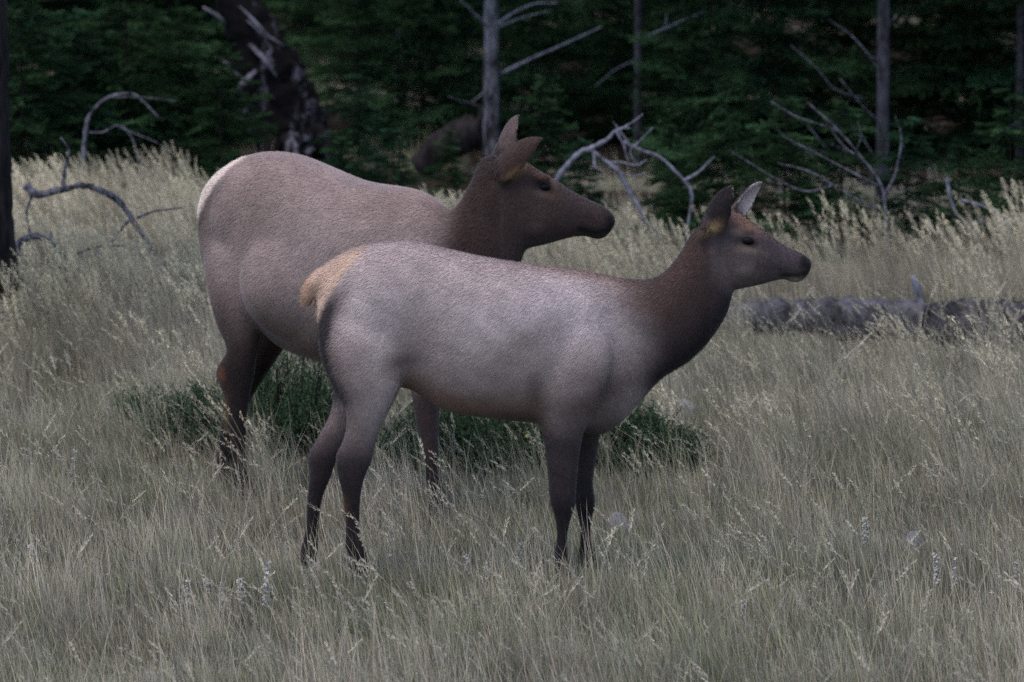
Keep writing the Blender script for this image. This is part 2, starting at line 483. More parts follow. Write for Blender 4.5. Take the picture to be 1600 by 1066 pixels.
# ---- the young elk
def build_calf():
    o = on_ground(720, 917)
    fr = Frame((o[0], o[1]), rad(10))
    S = lambda rows, l=0.0, **k: loft(sect(fr, rows, l), **k)
    torso = S([((496, 455), (500, 520), .06), ((514, 414), (506, 566), .13), ((545, 394), (530, 596), .165), ((585, 382), (575, 604), .19),
               ((640, 377), (640, 607), .178), ((700, 390), (692, 640), .205), ((760, 403), (750, 651), .222), ((820, 412), (810, 658), .215),
               ((872, 418), (862, 664), .19), ((920, 425), (902, 673), .165), ((960, 433), (938, 680), .142), ((990, 437), (974, 656), .125),
               ((1012, 437), (995, 633), .112), ((1033, 430), (1032, 592), .098), ((1051, 413), (1075, 566), .088), ((1067, 390), (1110, 530), .08),
               ((1083, 362), (1134, 492), .075), ((1104, 342), (1144, 458), .07)], n=30)
    head = S([((1098, 352), (1122, 436), .045), ((1118, 335), (1143, 452), .072), ((1148, 331), (1163, 450), .084), ((1174, 346), (1186, 445), .078),
              ((1200, 365), (1205, 440), .060), ((1225, 384), (1224, 436), .046), ((1245, 393), (1238, 441), .043), ((1259, 400), (1250, 440), .041),
              ((1268, 409), (1261, 430), .028)], n=24, ex=2.2)
    nh = S([((500, 470), (590, 450), .05, .07), ((499, 530), (628, 530), .085, .118), ((511, 585), (630, 592), .08, .125), ((531, 622), (612, 636), .062),
            ((541, 655), (600, 660), .05), ((535, 690), (588, 690), .040), ((524, 714), (581, 720), .041), ((528, 744), (570, 746), .033),
            ((535, 775), (564, 775), .025), ((540, 825), (562, 825), .022), ((539, 862), (572, 860), .028), ((546, 884), (577, 884), .026), ((549, None, .05), (580, None, .06), .03)], .12, n=18)
    fh = S([((520, 480), (590, 470), .05, -.07), ((518, 540), (600, 560), .08, -.1), ((522, 600), (582, 616), .07), ((516, 645), (562, 652), .055), ((497, 683), (545, 690), .045),
            ((482, 711), (525, 722), .042), ((483, 744), (516, 748), .033), ((480, 776), (504, 778), .025), ((477, 828), (497, 828), .022), ((469, 862), (497, 862), .028),
            ((471, 880), (494, 882), .026), ((470, None, .05), (497, None, .06), .03)], -.11, n=18)
    nf = S([((880, 455), (950, 470), .04, .105), ((852, 540), (960, 555), .065, .132), ((838, 600), (945, 618), .066, .130), ((839, 646), (918, 662), .056), ((850, 695), (907, 702), .046), ((856, 745), (901, 753), .04),
            ((859, 782), (899, 787), .039), ((867, 810), (892, 811), .027), ((870, 842), (886, 842), .022), ((863, 876), (889, 876), .030), ((867, 893), (890, 893), .026),
            ((869, None, .05), (894, None, .06), .03)], .105, n=18)
    ff = S([((872, 540), (960, 560), .06, -.12), ((878, 600), (952, 640), .06), ((890, 650), (938, 678), .05), ((898, 705), (932, 714), .042), ((899, 750), (926, 753), .037), ((898, 783), (930, 786), .037),
            ((904, 810), (925, 811), .026), ((907, 842), (923, 842), .022), ((902, 873), (929, 874), .030), ((905, 888), (930, 889), .026), ((907, None, .05), (934, None, .06), .03)], -.105, n=18)
    tail = S([((548, 394), (540, 420), .03), ((515, 410), (520, 436), .038), ((494, 424), (506, 446), .04), ((478, 440), (496, 456), .036), ((472, 458), (490, 466), .028), ((474, 477), (484, 478), .016)], n=14)
    hd = fr.h; n = fr.n; upv = np.array([0, 0, 1.0])
    near_ear = ear_mesh(fr.P(1108, 360, .06), fr.P(1148, 289, .10), hd * .75 - n * .65 - upv * .1, .056, cup=.95)
    far_ear = ear_mesh(fr.P(1148, 336, -.055), fr.P(1194, 284, -.11), n * .8 + hd * .55 - upv * .2, .040, cup=.95)
    cheek = blob(fr.P(1160, 418, .045), (.062, .035, .055)); cheek2 = blob(fr.P(1160, 418, -.045), (.062, .035, .055))
    brow = blob(fr.P(1163, 361, .060), (.035, .022, .016)); brow2 = blob(fr.P(1163, 361, -.060), (.035, .022, .016))
    me = fuse([torso, head, nh, fh, nf, ff, tail, near_ear, far_ear, cheek, cheek2, brow, brow2],
              lambda X: sstep(700, 640, to_px(X)[1]) * sstep(1125, 1085, to_px(X)[0]) * sstep(500, 520, to_px(X)[0] + 0 * X[:, 0]) * .9 + .1 * (to_px(X)[0] < 1085))
    V, N, T = mesh_arrays(me)
    lat = (V - fr.O) @ n
    u, v = to_px(V + (np.abs(lat) - lat)[:, None] * n)          # markings as on the near flank, mirrored to the far one
    C = np.tile(lin(184, 164, 160), (len(V), 1))
    C = mixc(C, lin(118, 96, 88), 0.6 * sstep(500, 640, v) * sstep(600, 660, u) * sstep(1000, 940, u) + .5 * sstep(600, 530, u) * sstep(470, 560, v))  # shading towards belly and rear edge, painted into the coat
    C = mixc(C, lin(208, 192, 193), 0.7 * gauss(u, v, 900, 480, 60, 40) + 0.5 * gauss(u, v, 600, 490, 50, 35) + 0.4 * gauss(u, v, 740, 500, 80, 40))  # painted highlights on shoulder, haunch and upper flank
    C = mixc(C, lin(134, 114, 108), 0.6 * gauss(u, v, 655, 520, 40, 45, -.5) + 0.5 * gauss(u, v, 820, 540, 60, 18, -.6))  # flank hollow and rib shading, painted in
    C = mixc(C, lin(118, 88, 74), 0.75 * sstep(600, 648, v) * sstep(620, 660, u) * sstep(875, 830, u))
    C = mixc(C, lin(52, 40, 38), 0.8 * sstep(636, 658, v) * sstep(660, 690, u) * sstep(860, 830, u))  # belly strip: dark coat deepened with painted occlusion
    C = mixc(C, lin(128, 96, 80), 0.7 * np.exp(-(pline(u, v, [(760, 402), (880, 418), (960, 433), (1000, 440)]) / 13) ** 2) * sstep(720, 900, u))
    neck = sstep(940, 1035, u - 0.25 * (v - 450)) * sstep(690, 560, v)
    C = mixc(C, lin(70, 56, 54), neck)
    C = mixc(C, lin(94, 70, 61), 0.6 * gauss(u, v, 1000, 470, 45, 25, .3) + .4 * gauss(u, v, 1075, 400, 22, 40, .5))
    C = mixc(C, lin(40, 33, 36), np.clip(1.15 * np.exp(-(pline(u, v, [(1150, 462), (1140, 488), (1112, 532), (1075, 570), (1040, 592)]) / 36) ** 2), 0, 1) * sstep(1165, 1140, u))
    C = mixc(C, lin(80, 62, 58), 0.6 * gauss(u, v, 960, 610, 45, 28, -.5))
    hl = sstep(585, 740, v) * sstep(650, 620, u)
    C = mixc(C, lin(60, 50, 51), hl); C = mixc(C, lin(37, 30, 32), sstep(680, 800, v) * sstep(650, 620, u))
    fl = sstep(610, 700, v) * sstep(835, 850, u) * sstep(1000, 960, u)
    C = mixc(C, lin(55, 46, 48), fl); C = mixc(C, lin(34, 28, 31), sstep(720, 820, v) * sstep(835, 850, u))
    C = mixc(C, lin(104, 68, 48), 0.8 * gauss(u, v, 536, 795, 5, 12) + 0.5 * gauss(u, v, 480, 785, 5, 14) + .5 * gauss(u, v, 470, 860, 6, 22))
    C = mixc(C, lin(92, 74, 70), np.clip(.75 * gauss(u, v, 632, 562, 22, 9, -.15) + .55 * gauss(u, v, 836, 608, 9, 26, .15) + .5 * gauss(u, v, 930, 622, 40, 10, -.55), 0, .8))  # stifle, elbow and chest creases: coat tone plus painted occlusion
    C = mixc(C, lin(140, 104, 88), .5 * gauss(u, v, 640, 590, 22, 9, .2) + .45 * gauss(u, v, 700, 622, 40, 10, .35))
    # rump: cream patch, its dark border, and shading painted along the rear edge
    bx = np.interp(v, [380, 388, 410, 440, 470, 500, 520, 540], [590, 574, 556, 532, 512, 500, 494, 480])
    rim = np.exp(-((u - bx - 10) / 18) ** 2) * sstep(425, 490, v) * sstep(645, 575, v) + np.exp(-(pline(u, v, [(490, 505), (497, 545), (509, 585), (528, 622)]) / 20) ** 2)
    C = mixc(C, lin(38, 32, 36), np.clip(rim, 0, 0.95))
    ptch = sstep(4, -5, u - bx) * sstep(545, 515, v)
    C = mixc(C, lin(208, 176, 156), ptch)
    C = mixc(C, lin(188, 146, 116), 0.6 * sstep(498, 480, u) * sstep(500, 470, v))
    # head
    hm = sstep(1095, 1125, u - 0.35 * (v - 400)) * sstep(470, 450, v)
    C = mixc(C, lin(77, 65, 67), hm)
    C = mixc(C, lin(112, 98, 92), 0.7 * gauss(u, v, 1160, 420, 26, 20) )
    C = mixc(C, lin(72, 60, 66), 0.8 * np.exp(-(pline(u, v, [(1190, 372), (1225, 392), (1255, 405)]) / 12) ** 2))
    C = mixc(C, lin(128, 94, 76), 0.8 * gauss(u, v, 1168, 348, 20, 9, .6))
    C = mixc(C, lin(140, 120, 110), 0.75 * gauss(u, v, 1172, 390, 14, 4.5, .15) + .6 * gauss(u, v, 1158, 365, 12, 4, .3))
    C = mixc(C, lin(35, 28, 30), np.clip(1.25 * gauss(u, v, 1168, 377, 13, 6, .25), 0, 1))
    C = mixc(C, lin(66, 54, 56), 0.7 * gauss(u, v, 1213, 418, 26, 5, .15))
    C = mixc(C, lin(22, 19, 22), np.clip(1.2 * gauss(u, v, 1262, 410, 10, 12), 0, 1))
    C = mixc(C, lin(26, 21, 23), np.clip(1.1 * np.exp(-(pline(u, v, [(1222, 430), (1245, 430), (1266, 424)]) / 4) ** 2), 0, 1))
    C = mixc(C, lin(150, 138, 120), np.clip(gauss(u, v, 1243, 440, 14, 4), 0, 1))
    # ears, told apart by which face of the shell it is
    ua, va = to_px(V)
    ne, nei, net = ear_lookup(V, EARS[0]); fe, fei, fet = ear_lookup(V, EARS[1])
    C = mixc(C, lin(36, 29, 30), ne * (1 - .0 * nei)); C = mixc(C, lin(150, 130, 112), ne * nei)
    C = mixc(C, lin(44, 36, 38), fe * (1 - fei)); C = mixc(C, lin(178, 160, 158), fe * fei * sstep(1.0, .9, fet)); C = mixc(C, lin(60, 48, 48), fe * sstep(.86, 1., fet))
    ne, fe = ne > .4, fe > .4
    C = mixc(C, lin(146, 120, 86), np.clip(1.1 * gauss(ua, va, 1115, 357, 11, 6, -.5), 0, 1) * (lat > .02))
    C = mixc(C, lin(34, 28, 29), .85 * gauss(ua, va, 1103, 374, 7, 9) * (lat > .02))
    C *= (1 + 0.05 * np.sin(V[:, :1] * 37 + V[:, 2:3] * 23) * np.sin(V[:, 2:3] * 31))
    # coat direction
    flow = np.tile(-hd * 0.8 - upv * 0.55, (len(V), 1))
    legm = sstep(600, 680, v)[:, None]
    flow = flow * (1 - legm) + (-upv - hd * .15) * legm
    nk = sstep(990, 1060, u)[:, None]
    flow = flow * (1 - nk) + (-hd * .6 - upv * .8) * nk
    length = np.full(len(V), .020); length = .020 - .0135 * sstep(560, 690, v); length = np.where(u > 1110, .0075, length)
    length = np.where(ptch > .5, .026, length); length = np.where(ne | fe, .009, length)
    bvh = BVHTree.FromPolygons([tuple(x) for x in V], [tuple(t) for t in T])
    hit = bvh.ray_cast(Vector(CAMP), Vector(ray(1168, 377)).normalized())[0]
    e = np.array(hit); le = (e - fr.O) @ n
    length = np.where(np.minimum(np.linalg.norm(V - e, axis=1), np.linalg.norm(V - e + 2 * le * n, axis=1)) < .032, .0012, length)
    eyes = [(e - n * .003, (.027, .012, .016)), (e - n * (2 * le - .003), (.027, .012, .016))]
    hooves = [hoof(fr, 549, 582, .12), hoof(fr, 470, 499, -.11), hoof(fr, 869, 896, .105), hoof(fr, 907, 936, -.105)]
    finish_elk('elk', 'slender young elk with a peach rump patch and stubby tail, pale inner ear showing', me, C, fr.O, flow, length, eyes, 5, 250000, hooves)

# ---- the cow elk
def build_cow():
    o = on_ground(520, 797)
    yaw = rad(-30)
    fr = Frame((o[0], o[1]), yaw)
    pv = fr.P(690, 440)
    frs = {a: Frame((pv[0], pv[1]), rad(a)) for a in (-24, -16, -8, 0)}
    S = lambda rows, l=0.0, f=fr, **k: loft(sect(f, rows, l), **k)
    body = sect(fr, [((322, 312), (332, 395), .08), ((340, 276), (345, 450), .15), ((378, 248), (375, 490), .195), ((420, 238), (412, 505), .225), ((465, 244), (450, 542), .255),
               ((515, 265), (500, 562), .275), ((560, 283), (550, 572), .27), ((600, 290), (598, 575), .25), ((640, 296), (645, 580), .21), ((668, 307), (685, 578), .175)])
    body += sect(frs[-24], [((690, 323), (722, 556), .145)]) + sect(frs[-16], [((706, 330), (760, 500), .12)]) + sect(frs[-8], [((722, 312), (795, 446), .105)])
    f0 = frs[0]
    body += sect(f0, [((737, 283), (813, 412), .098), ((752, 250), (820, 393), .092), ((770, 240), (826, 388), .085)])
    torso = loft(body, n=30)
    head = S([((762, 258), (790, 380), .05), ((785, 246), (812, 390), .082), ((812, 248), (834, 386), .094), ((840, 265), (852, 382), .092), ((866, 280), (876, 375), .078),
              ((893, 298), (898, 370), .062), ((921, 312), (916, 369), .050), ((942, 322), (934, 374), .046), ((955, 332), (947, 369), .044), ((962, 343), (957, 357), .030)], f=f0, n=24, ex=2.2)
    nh = S([((335, 350), (410, 340), .06, .11), ((326, 405), (415, 400), .10, .13), ((333, 460), (408, 462), .095, .145), ((345, 508), (404, 506), .078), ((358, 545), (399, 552), .056),
            ((339, 580), (395, 590), .050), ((350, 612), (390, 615), .040), ((356, 645), (385, 648), .031), ((360, 682), (383, 684), .027), ((364, 715), (383, 716), .025), ((364, 745), (391, 745), .032),
            ((373, 768), (396, 768), .028), ((376, None, .05), (400, None, .06), .034)], .14, n=18)
    fh = S([((385, 380), (450, 380), .06, -.1), ((385, 450), (452, 460), .085, -.13), ((390, 505), (446, 530), .075), ((380, 552), (428, 565), .055), ((356, 600), (402, 606), .045),
            ((350, 640), (382, 640), .036), ((344, 680), (370, 680), .03), ((340, 715), (364, 715), .028), ((338, 738), (364, 738), .030), ((343, None, .05), (370, None, .06), .034)], -.14, n=18)
    nf = S([((618, 400), (690, 400), .06, .12), ((622, 480), (705, 480), .085, .13), ((634, 560), (695, 570), .075, .12), ((645, 612), (683, 612), .052), ((652, 657), (682, 657), .044), ((661, 690), (683, 690), .036), ((666, 742), (685, 742), .028),
            ((669, 772), (690, 772), .03), ((672, None, .05), (696, None, .06), .034)], .11, n=18)
    ff = S([((640, 480), (715, 480), .08, -.12), ((645, 560), (700, 570), .07), ((650, 612), (686, 612), .05), ((656, 657), (684, 657), .042), ((664, 690), (685, 690), .034), ((668, 735), (687, 735), .028),
            ((670, 755), (690, 755), .03), ((673, None, .05), (697, None, .06), .034)], -.09, n=18)
    tail = S([((345, 288), (352, 315), .03), ((326, 310), (338, 332), .035), ((318, 345), (332, 350), .03), ((322, 375), (330, 375), .018)], n=14)
    hd = f0.h; n = f0.n; upv = np.array([0, 0, 1.0])
    near_ear = ear_mesh(f0.P(776, 272, .065), f0.P(850, 216, .13), -n * .75 - upv * .55 + hd * .2, .062, cup=.85)
    far_ear = ear_mesh(f0.P(784, 250, -.055), f0.P(813, 179, -.10), hd * .8 - n * .55 - upv * .1, .054, cup=.9)
    cheek = [blob(f0.P(836, 350, s * .05), (.075, .04, .065)) for s in (1, -1)]
    brow = [blob(f0.P(846, 278, s * .068), (.04, .024, .018)) for s in (1, -1)]
    hip = [blob(fr.P(385, 335, s * .12), (.15, .09, .2)) for s in (1, -1)]
    bel = [blob(fr.P(485, 440, s * .10), (.30, .20, .27)) for s in (1, -1)]
    me = fuse([torso, head, nh, fh, nf, ff, tail, near_ear, far_ear] + cheek + brow + hip + bel,
              lambda X: sstep(560, 500, to_px(X)[1]) * sstep(790, 740, to_px(X)[0]) * .9 + .1 * (to_px(X)[0] < 740))
    V, N, T = mesh_arrays(me)
    lat = (V - fr.O) @ fr.n
    ub, vb = to_px(V + (np.abs(lat) - lat)[:, None] * fr.n)
    ua, va = to_px(V)
    lat0 = (V - f0.O) @ n
    front = sstep(690, 730, ua)
    u, v = ub * (1 - front) + ua * front, vb * (1 - front) + va * front
    C = np.tile(lin(158, 136, 130), (len(V), 1))
    C = mixc(C, lin(96, 76, 70), .75 * sstep(440, 556, v) * sstep(390, 420, u) * sstep(640, 610, u) + .6 * np.exp(-(pline(u, v, [(312, 350), (325, 420), (345, 510)]) / 22) ** 2))  # brown belly; underside and rear-edge shading painted into the coat
    C = mixc(C, lin(166, 148, 144), .6 * gauss(u, v, 490, 380, 70, 60) + .4 * gauss(u, v, 350, 390, 25, 40))
    C = mixc(C, lin(122, 104, 98), .5 * gauss(u, v, 410, 330, 40, 60, .3) + .4 * gauss(u, v, 600, 320, 60, 20, .2))
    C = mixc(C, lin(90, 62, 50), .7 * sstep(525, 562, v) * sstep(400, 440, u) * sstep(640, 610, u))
    C = mixc(C, lin(66, 51, 48), sstep(655, 735, u + 0.15 * (v - 320)))
    C = mixc(C, lin(64, 48, 45), sstep(700, 760, u) * sstep(300, 420, v) * .7)
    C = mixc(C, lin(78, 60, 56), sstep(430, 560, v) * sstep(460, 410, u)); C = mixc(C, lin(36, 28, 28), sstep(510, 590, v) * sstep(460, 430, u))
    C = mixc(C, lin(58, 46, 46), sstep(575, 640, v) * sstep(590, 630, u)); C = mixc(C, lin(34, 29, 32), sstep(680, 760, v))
    C = mixc(C, lin(120, 76, 50), .6 * gauss(ua, va, 345, 586, 5, 10) + .4 * gauss(ua, va, 353, 640, 4, 20))
    far_in = (lat < -.02) & (v > 440) & (u < 470)
    # rump strip: cream edge, black behind
    bx = np.interp(va, [232, 240, 262, 288, 315, 340, 380], [423, 396, 363, 339, 322, 311, 294])
    u = ua; ptch = sstep(3, -4, ua - bx) * sstep(385, 345, va)
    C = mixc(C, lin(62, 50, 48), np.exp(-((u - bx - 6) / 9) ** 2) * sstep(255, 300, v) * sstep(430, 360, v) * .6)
    C = mixc(C, lin(236, 214, 200), ptch)
    C = mixc(C, lin(30, 25, 26), 0 * np.clip(sstep(-.05, -.10, lat) * sstep(6, -6, u - bx) * sstep(290, 310, v), 0, 1))
    # head
    C = mixc(C, lin(61, 47, 45), sstep(770, 800, ua) * sstep(430, 380, va))
    C = mixc(C, lin(72, 57, 53), .6 * gauss(ua, va, 838, 340, 28, 28))
    C = mixc(C, lin(64, 52, 52), .7 * np.exp(-(pline(ua, va, [(865, 285), (900, 308), (945, 330)]) / 12) ** 2))
    C = mixc(C, lin(100, 70, 55), .6 * gauss(ua, va, 845, 270, 22, 8, .5))
    C = mixc(C, lin(112, 88, 76), .7 * gauss(ua, va, 852, 303, 14, 4, .2) + .5 * gauss(ua, va, 866, 290, 4, 9))
    C = mixc(C, lin(24, 19, 20), np.clip(1.1 * gauss(ua, va, 850, 293, 12, 6, .3), 0, 1))
    C = mixc(C, lin(20, 17, 19), np.clip(1.2 * gauss(ua, va, 957, 345, 9, 13), 0, 1))
    C = mixc(C, lin(22, 17, 18), np.clip(1.1 * np.exp(-(pline(ua, va, [(906, 357), (930, 363), (955, 358)]) / 5) ** 2), 0, 1))
    C = mixc(C, lin(40, 32, 32), .6 * gauss(ua, va, 925, 372, 18, 5))
    ne, nei, net = ear_lookup(V, EARS[2]); fe, fei, fet = ear_lookup(V, EARS[3])
    C = mixc(C, lin(64, 47, 42), ne * (1 - nei)); C = mixc(C, lin(140, 112, 88), ne * nei * sstep(.9, .7, net))
    C = mixc(C, lin(92, 77, 74), fe * (1 - fei)); C = mixc(C, lin(150, 130, 118), fe * fei * sstep(.9, .7, fet))
    C = mixc(C, lin(126, 100, 76), np.clip(1.1 * gauss(ua, va, 803, 273, 17, 5, -.55), 0, 1) * (lat0 > .03))
    C = mixc(C, lin(30, 23, 23), .8 * gauss(ua, va, 790, 288, 9, 5, -.4) * (lat0 > .03))
    C *= (1 + 0.05 * np.sin(V[:, :1] * 33 + V[:, 2:3] * 21) * np.sin(V[:, 2:3] * 29))
    flow = np.tile(-fr.h * 0.8 - upv * 0.55, (len(V), 1))
    legm = sstep(510, 590, v)[:, None]
    flow = flow * (1 - legm) + (-upv - fr.h * .15) * legm
    nk = sstep(700, 760, ua)[:, None]
    flow = flow * (1 - nk) + (-hd * .6 - upv * .8) * nk
    length = np.full(len(V), .021); length = .021 - .0145 * sstep(480, 590, v); length = np.where(ua > 780, .008, length)
    length = np.where(ptch > .5, .026, length); length = np.where((ua > 710) & (ua <= 780), .026, length)
    bvh = BVHTree.FromPolygons([tuple(x) for x in V], [tuple(t) for t in T])
    e = np.array(bvh.ray_cast(Vector(CAMP), Vector(ray(850, 293)).normalized())[0]); le = (e - f0.O) @ n
    length = np.where(np.minimum(np.linalg.norm(V - e, axis=1), np.linalg.norm(V - e + 2 * le * n, axis=1)) < .034, .0012, length)
    eyes = [(e - n * .003, (.027, .013, .017)), (e - n * (2 * le - .003), (.027, .013, .017))]
    hooves = [hoof(fr, 376, 402, .14), hoof(fr, 343, 372, -.14), hoof(fr, 672, 698, .11), hoof(fr, 673, 699, -.09)]
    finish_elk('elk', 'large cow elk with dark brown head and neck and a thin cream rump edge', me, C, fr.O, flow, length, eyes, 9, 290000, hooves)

build_calf()
build_cow()

# ------------------------------------------------------------------ conifers
def needles(starts, dirs, lens, rng, per=26, nl=0.026, nw=0.0042, col_a=(0.03, 0.06, 0.022), col_b=(0.06, 0.115, 0.035)):
    """needle triangles along many twigs at once (all arrays)"""
    m = len(starts)
    t = (np.arange(per) + rng.random((m, per))) / per
    base = starts[:, None] + dirs[:, None] * (lens[:, None] * t)[..., None]
    ref = np.tile([0.0, 0, 1.0], (m, 1)); s = np.cross(dirs, ref); s /= np.linalg.norm(s, axis=1)[:, None] + 1e-6
    up = np.cross(s, dirs)
    ang = rng.uniform(0, 2 * math.pi, (m, per))
    rd = s[:, None] * np.cos(ang)[..., None] + up[:, None] * (np.sin(ang) * 0.7 + 0.15)[..., None]
    nd = dirs[:, None] * 0.75 + rd
    nd /= np.linalg.norm(nd, axis=2)[..., None]
    wd = np.cross(nd, rng.normal(0, 1, (m, per, 3))); wd /= np.linalg.norm(wd, axis=2)[..., None] + 1e-6
    L = nl * rng.uniform(0.7, 1.2, (m, per, 1))
    V = np.stack([base - wd * nw, base + wd * nw, base + nd * L], 2).reshape(-1, 3)
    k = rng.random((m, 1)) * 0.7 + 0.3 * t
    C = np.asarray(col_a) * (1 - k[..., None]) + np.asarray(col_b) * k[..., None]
    C = np.repeat(C.reshape(-1, 3), 3, 0)
    return V, C

def crown(seed, height, spread, nb=80, z0=0.0, tip_bright=1.0, nper=28, droop=0.25, ca=(0.015, 0.032, 0.019), cb=(0.05, 0.098, 0.04), nl=.030, nw=.0042):
    """fir crown of flat, uneven, drooping boughs; height and spread in metres"""
    rng = np.random.default_rng(seed)
    S, D, L, K = [], [], [], []
    stems = []
    lop = rng.uniform(0, 6.28)
    for i in range(nb):
        h = z0 + (1 - z0) * ((i + rng.random()) / nb) ** 1.15
        az = rng.uniform(0, 6.28)
        bl = spread * (1 - h) ** 0.6 * rng.uniform(0.35, 1.25) * (1 + .25 * math.cos(az - lop)) + 0.10
        base = np.array([0, 0, h * height])
        d = np.array([math.cos(az), math.sin(az), rng.uniform(-0.25, 0.45)])
        side = np.array([-math.sin(az), math.cos(az), rng.uniform(-.3, .3)])
        dr = droop * rng.uniform(.2, 1.8)
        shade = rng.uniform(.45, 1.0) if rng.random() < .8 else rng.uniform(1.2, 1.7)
        pt = lambda t: base + d * bl * t + np.array([0, 0, -dr * bl * t * t + .5 * dr * bl * max(0, t - .6) ** 2 * 2])
        stems.append(tube([pt(0), pt(.5), pt(1)], [.004 + .006 * bl, .003 + .003 * bl, .0015], 4, sub=1))
        for t in np.linspace(0.05, 1, max(6, int(bl * 17))):
            p = pt(t); tw = bl * (0.46 * (1 - t) + 0.10) * rng.uniform(.75, 1.2)
            for s in (-1, 1):
                dd = d * rng.uniform(.6, 1) + side * s * rng.uniform(.6, .9) + np.array([0, 0, rng.uniform(-.35, .05)])
                dd /= np.linalg.norm(dd)
                S.append(p); D.append(dd); L.append(max(tw, .06)); K.append(shade * (.7 + .5 * t))
                if tw > .14:
                    for q in (.4, .75):
                        d2 = dd * .7 + d * .6 * rng.uniform(-.5, 1) + rng.normal(0, .25, 3); d2 /= np.linalg.norm(d2)
                        S.append(p + dd * tw * q); D.append(d2); L.append(tw * .5); K.append(shade * (.8 + .5 * t))
        S.append(pt(.9)); D.append(d / np.linalg.norm(d)); L.append(.1); K.append(shade * 1.3)
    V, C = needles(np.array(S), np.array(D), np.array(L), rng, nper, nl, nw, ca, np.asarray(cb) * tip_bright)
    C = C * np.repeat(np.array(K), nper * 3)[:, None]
    T = np.arange(len(V)).reshape(-1, 3)
    sv, sq = merge(stems)
    st = np.vstack([sq[:, [0, 1, 2]], sq[:, [0, 2, 3]]])
    Cs = np.tile([0.025, 0.02, 0.017], (len(sv), 1))
    return mesh_np('crown', np.vstack([V, sv]), np.vstack([T, st + len(V)]), M_NEEDLE, np.vstack([C, Cs]))

def trunk_mesh(seed, pts, radii, mat, n=12, rough=.05, sub=5):
    V, Q = tube(pts, radii, n, np.random.default_rng(seed), rough, sub)
    return mesh_np('trunk', V, Q, mat, smooth=True)

CR = [crown(11, 2.0, .75, 85), crown(12, 2.0, .65, 80, 0, 1.2), crown(13, 2.0, .85, 85, 0, .9), crown(14, 2.0, .7, 80, 0, 1.1, ca=(.011, .028, .018), cb=(.034, .075, .038))]
SAP_TR = [trunk_mesh(20 + i, [(0, 0, -.05), (.01, 0, 1.0), (0, 0, 1.98)], [.018, .012, .003], M_BARK_DARK, 6) for i in range(2)]
rs = random.Random(4)
sap_n = [0]
GRP = ['firs beside the snag', 'firs among grey trunks', 'firs behind the log', 'firs deep in the wood']
def sapling(u, v, h, k, wide, label):
    p = on_ground(u, v)
    e = empty('fir_sapling', p, label, 'fir tree', GRP[k])
    i = sap_n[0]; sap_n[0] += 1
    s = h / 2.0
    e.rotation_euler = (0, 0, rs.uniform(0, 6.28))
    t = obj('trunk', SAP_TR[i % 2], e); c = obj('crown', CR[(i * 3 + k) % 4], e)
    for o in (t, c): o.scale = (s * wide, s * wide, s)
for u, v, h, lab in [(35, 300, 1.5, 'low fir sapling right beside the thick pine trunk'), (115, 290, 1.25, 'low fir sapling under the hooked dead branch, nearer the pine trunk'), (200, 286, 1.5, 'low fir sapling directly behind the hooked dead branch'),
        (285, 282, 1.25, 'low fir sapling between the hooked dead branch and the charred snag'), (345, 290, 1.0, 'smallest fir sapling crowding the foot of the charred snag'), (70, 225, 2.2, 'taller fir rising behind the sapling beside the pine trunk'),
        (165, 215, 2.4, 'tallest bushy fir behind the hooked dead branch'), (260, 222, 2.2, 'taller fir behind the saplings, one short of the charred snag'), (330, 200, 2.0, 'taller fir half behind the leaning charred snag')]:
    sapling(u, v, h, 0, 1.15, lab)
for u, v, h, lab in [(530, 380, .7, 'tiny fir beside the roots of the charred snag'), (615, 385, .75, 'tiny fir at the low end of the burnt log'), (585, 150, 1.6, 'fir beside the very thin dim trunk'), (700, 330, .55, 'tiny fir before the burnt log'),
        (850, 330, .9, 'fir just past the forked grey trunk, behind the cow elk ears'), (905, 405, .75, 'tiny fir at the bend of the silvery arched branch'), (940, 170, 1.8, 'fir between forked grey trunk and slim grey trunk'), (1062, 222, 1.6, 'fir just past the slim grey trunk'),
        (1045, 410, .9, 'tiny fir behind the curved silvery branch'), (800, 120, 1.6, 'fir set back behind the forked grey trunk'), (520, 110, 2.0, 'fir set back behind the charred snag'), (560, 235, 1.5, 'fir in the gap between charred snag and thin dim trunk'), (660, 222, 1.6, 'fir in the gap behind the burnt log and thin dim trunk'),
        (725, 215, 1.5, 'fir close behind the forked grey trunk on the burnt log side'), (830, 228, 1.5, 'fir close behind the forked grey trunk on the side of its long bare branch'), (610, 140, 2.2, 'tall fir farther back behind the thin dim trunk'),
        (965, 222, 1.3, 'fir under the slim grey trunk behind the silvery arched branch'), (560, 320, .9, 'low fir behind the back of the cow elk near the snag roots'), (1060, 150, 2.2, 'tall fir behind the slim grey trunk')]:
    sapling(u, v, h, 1, 1.0, lab)
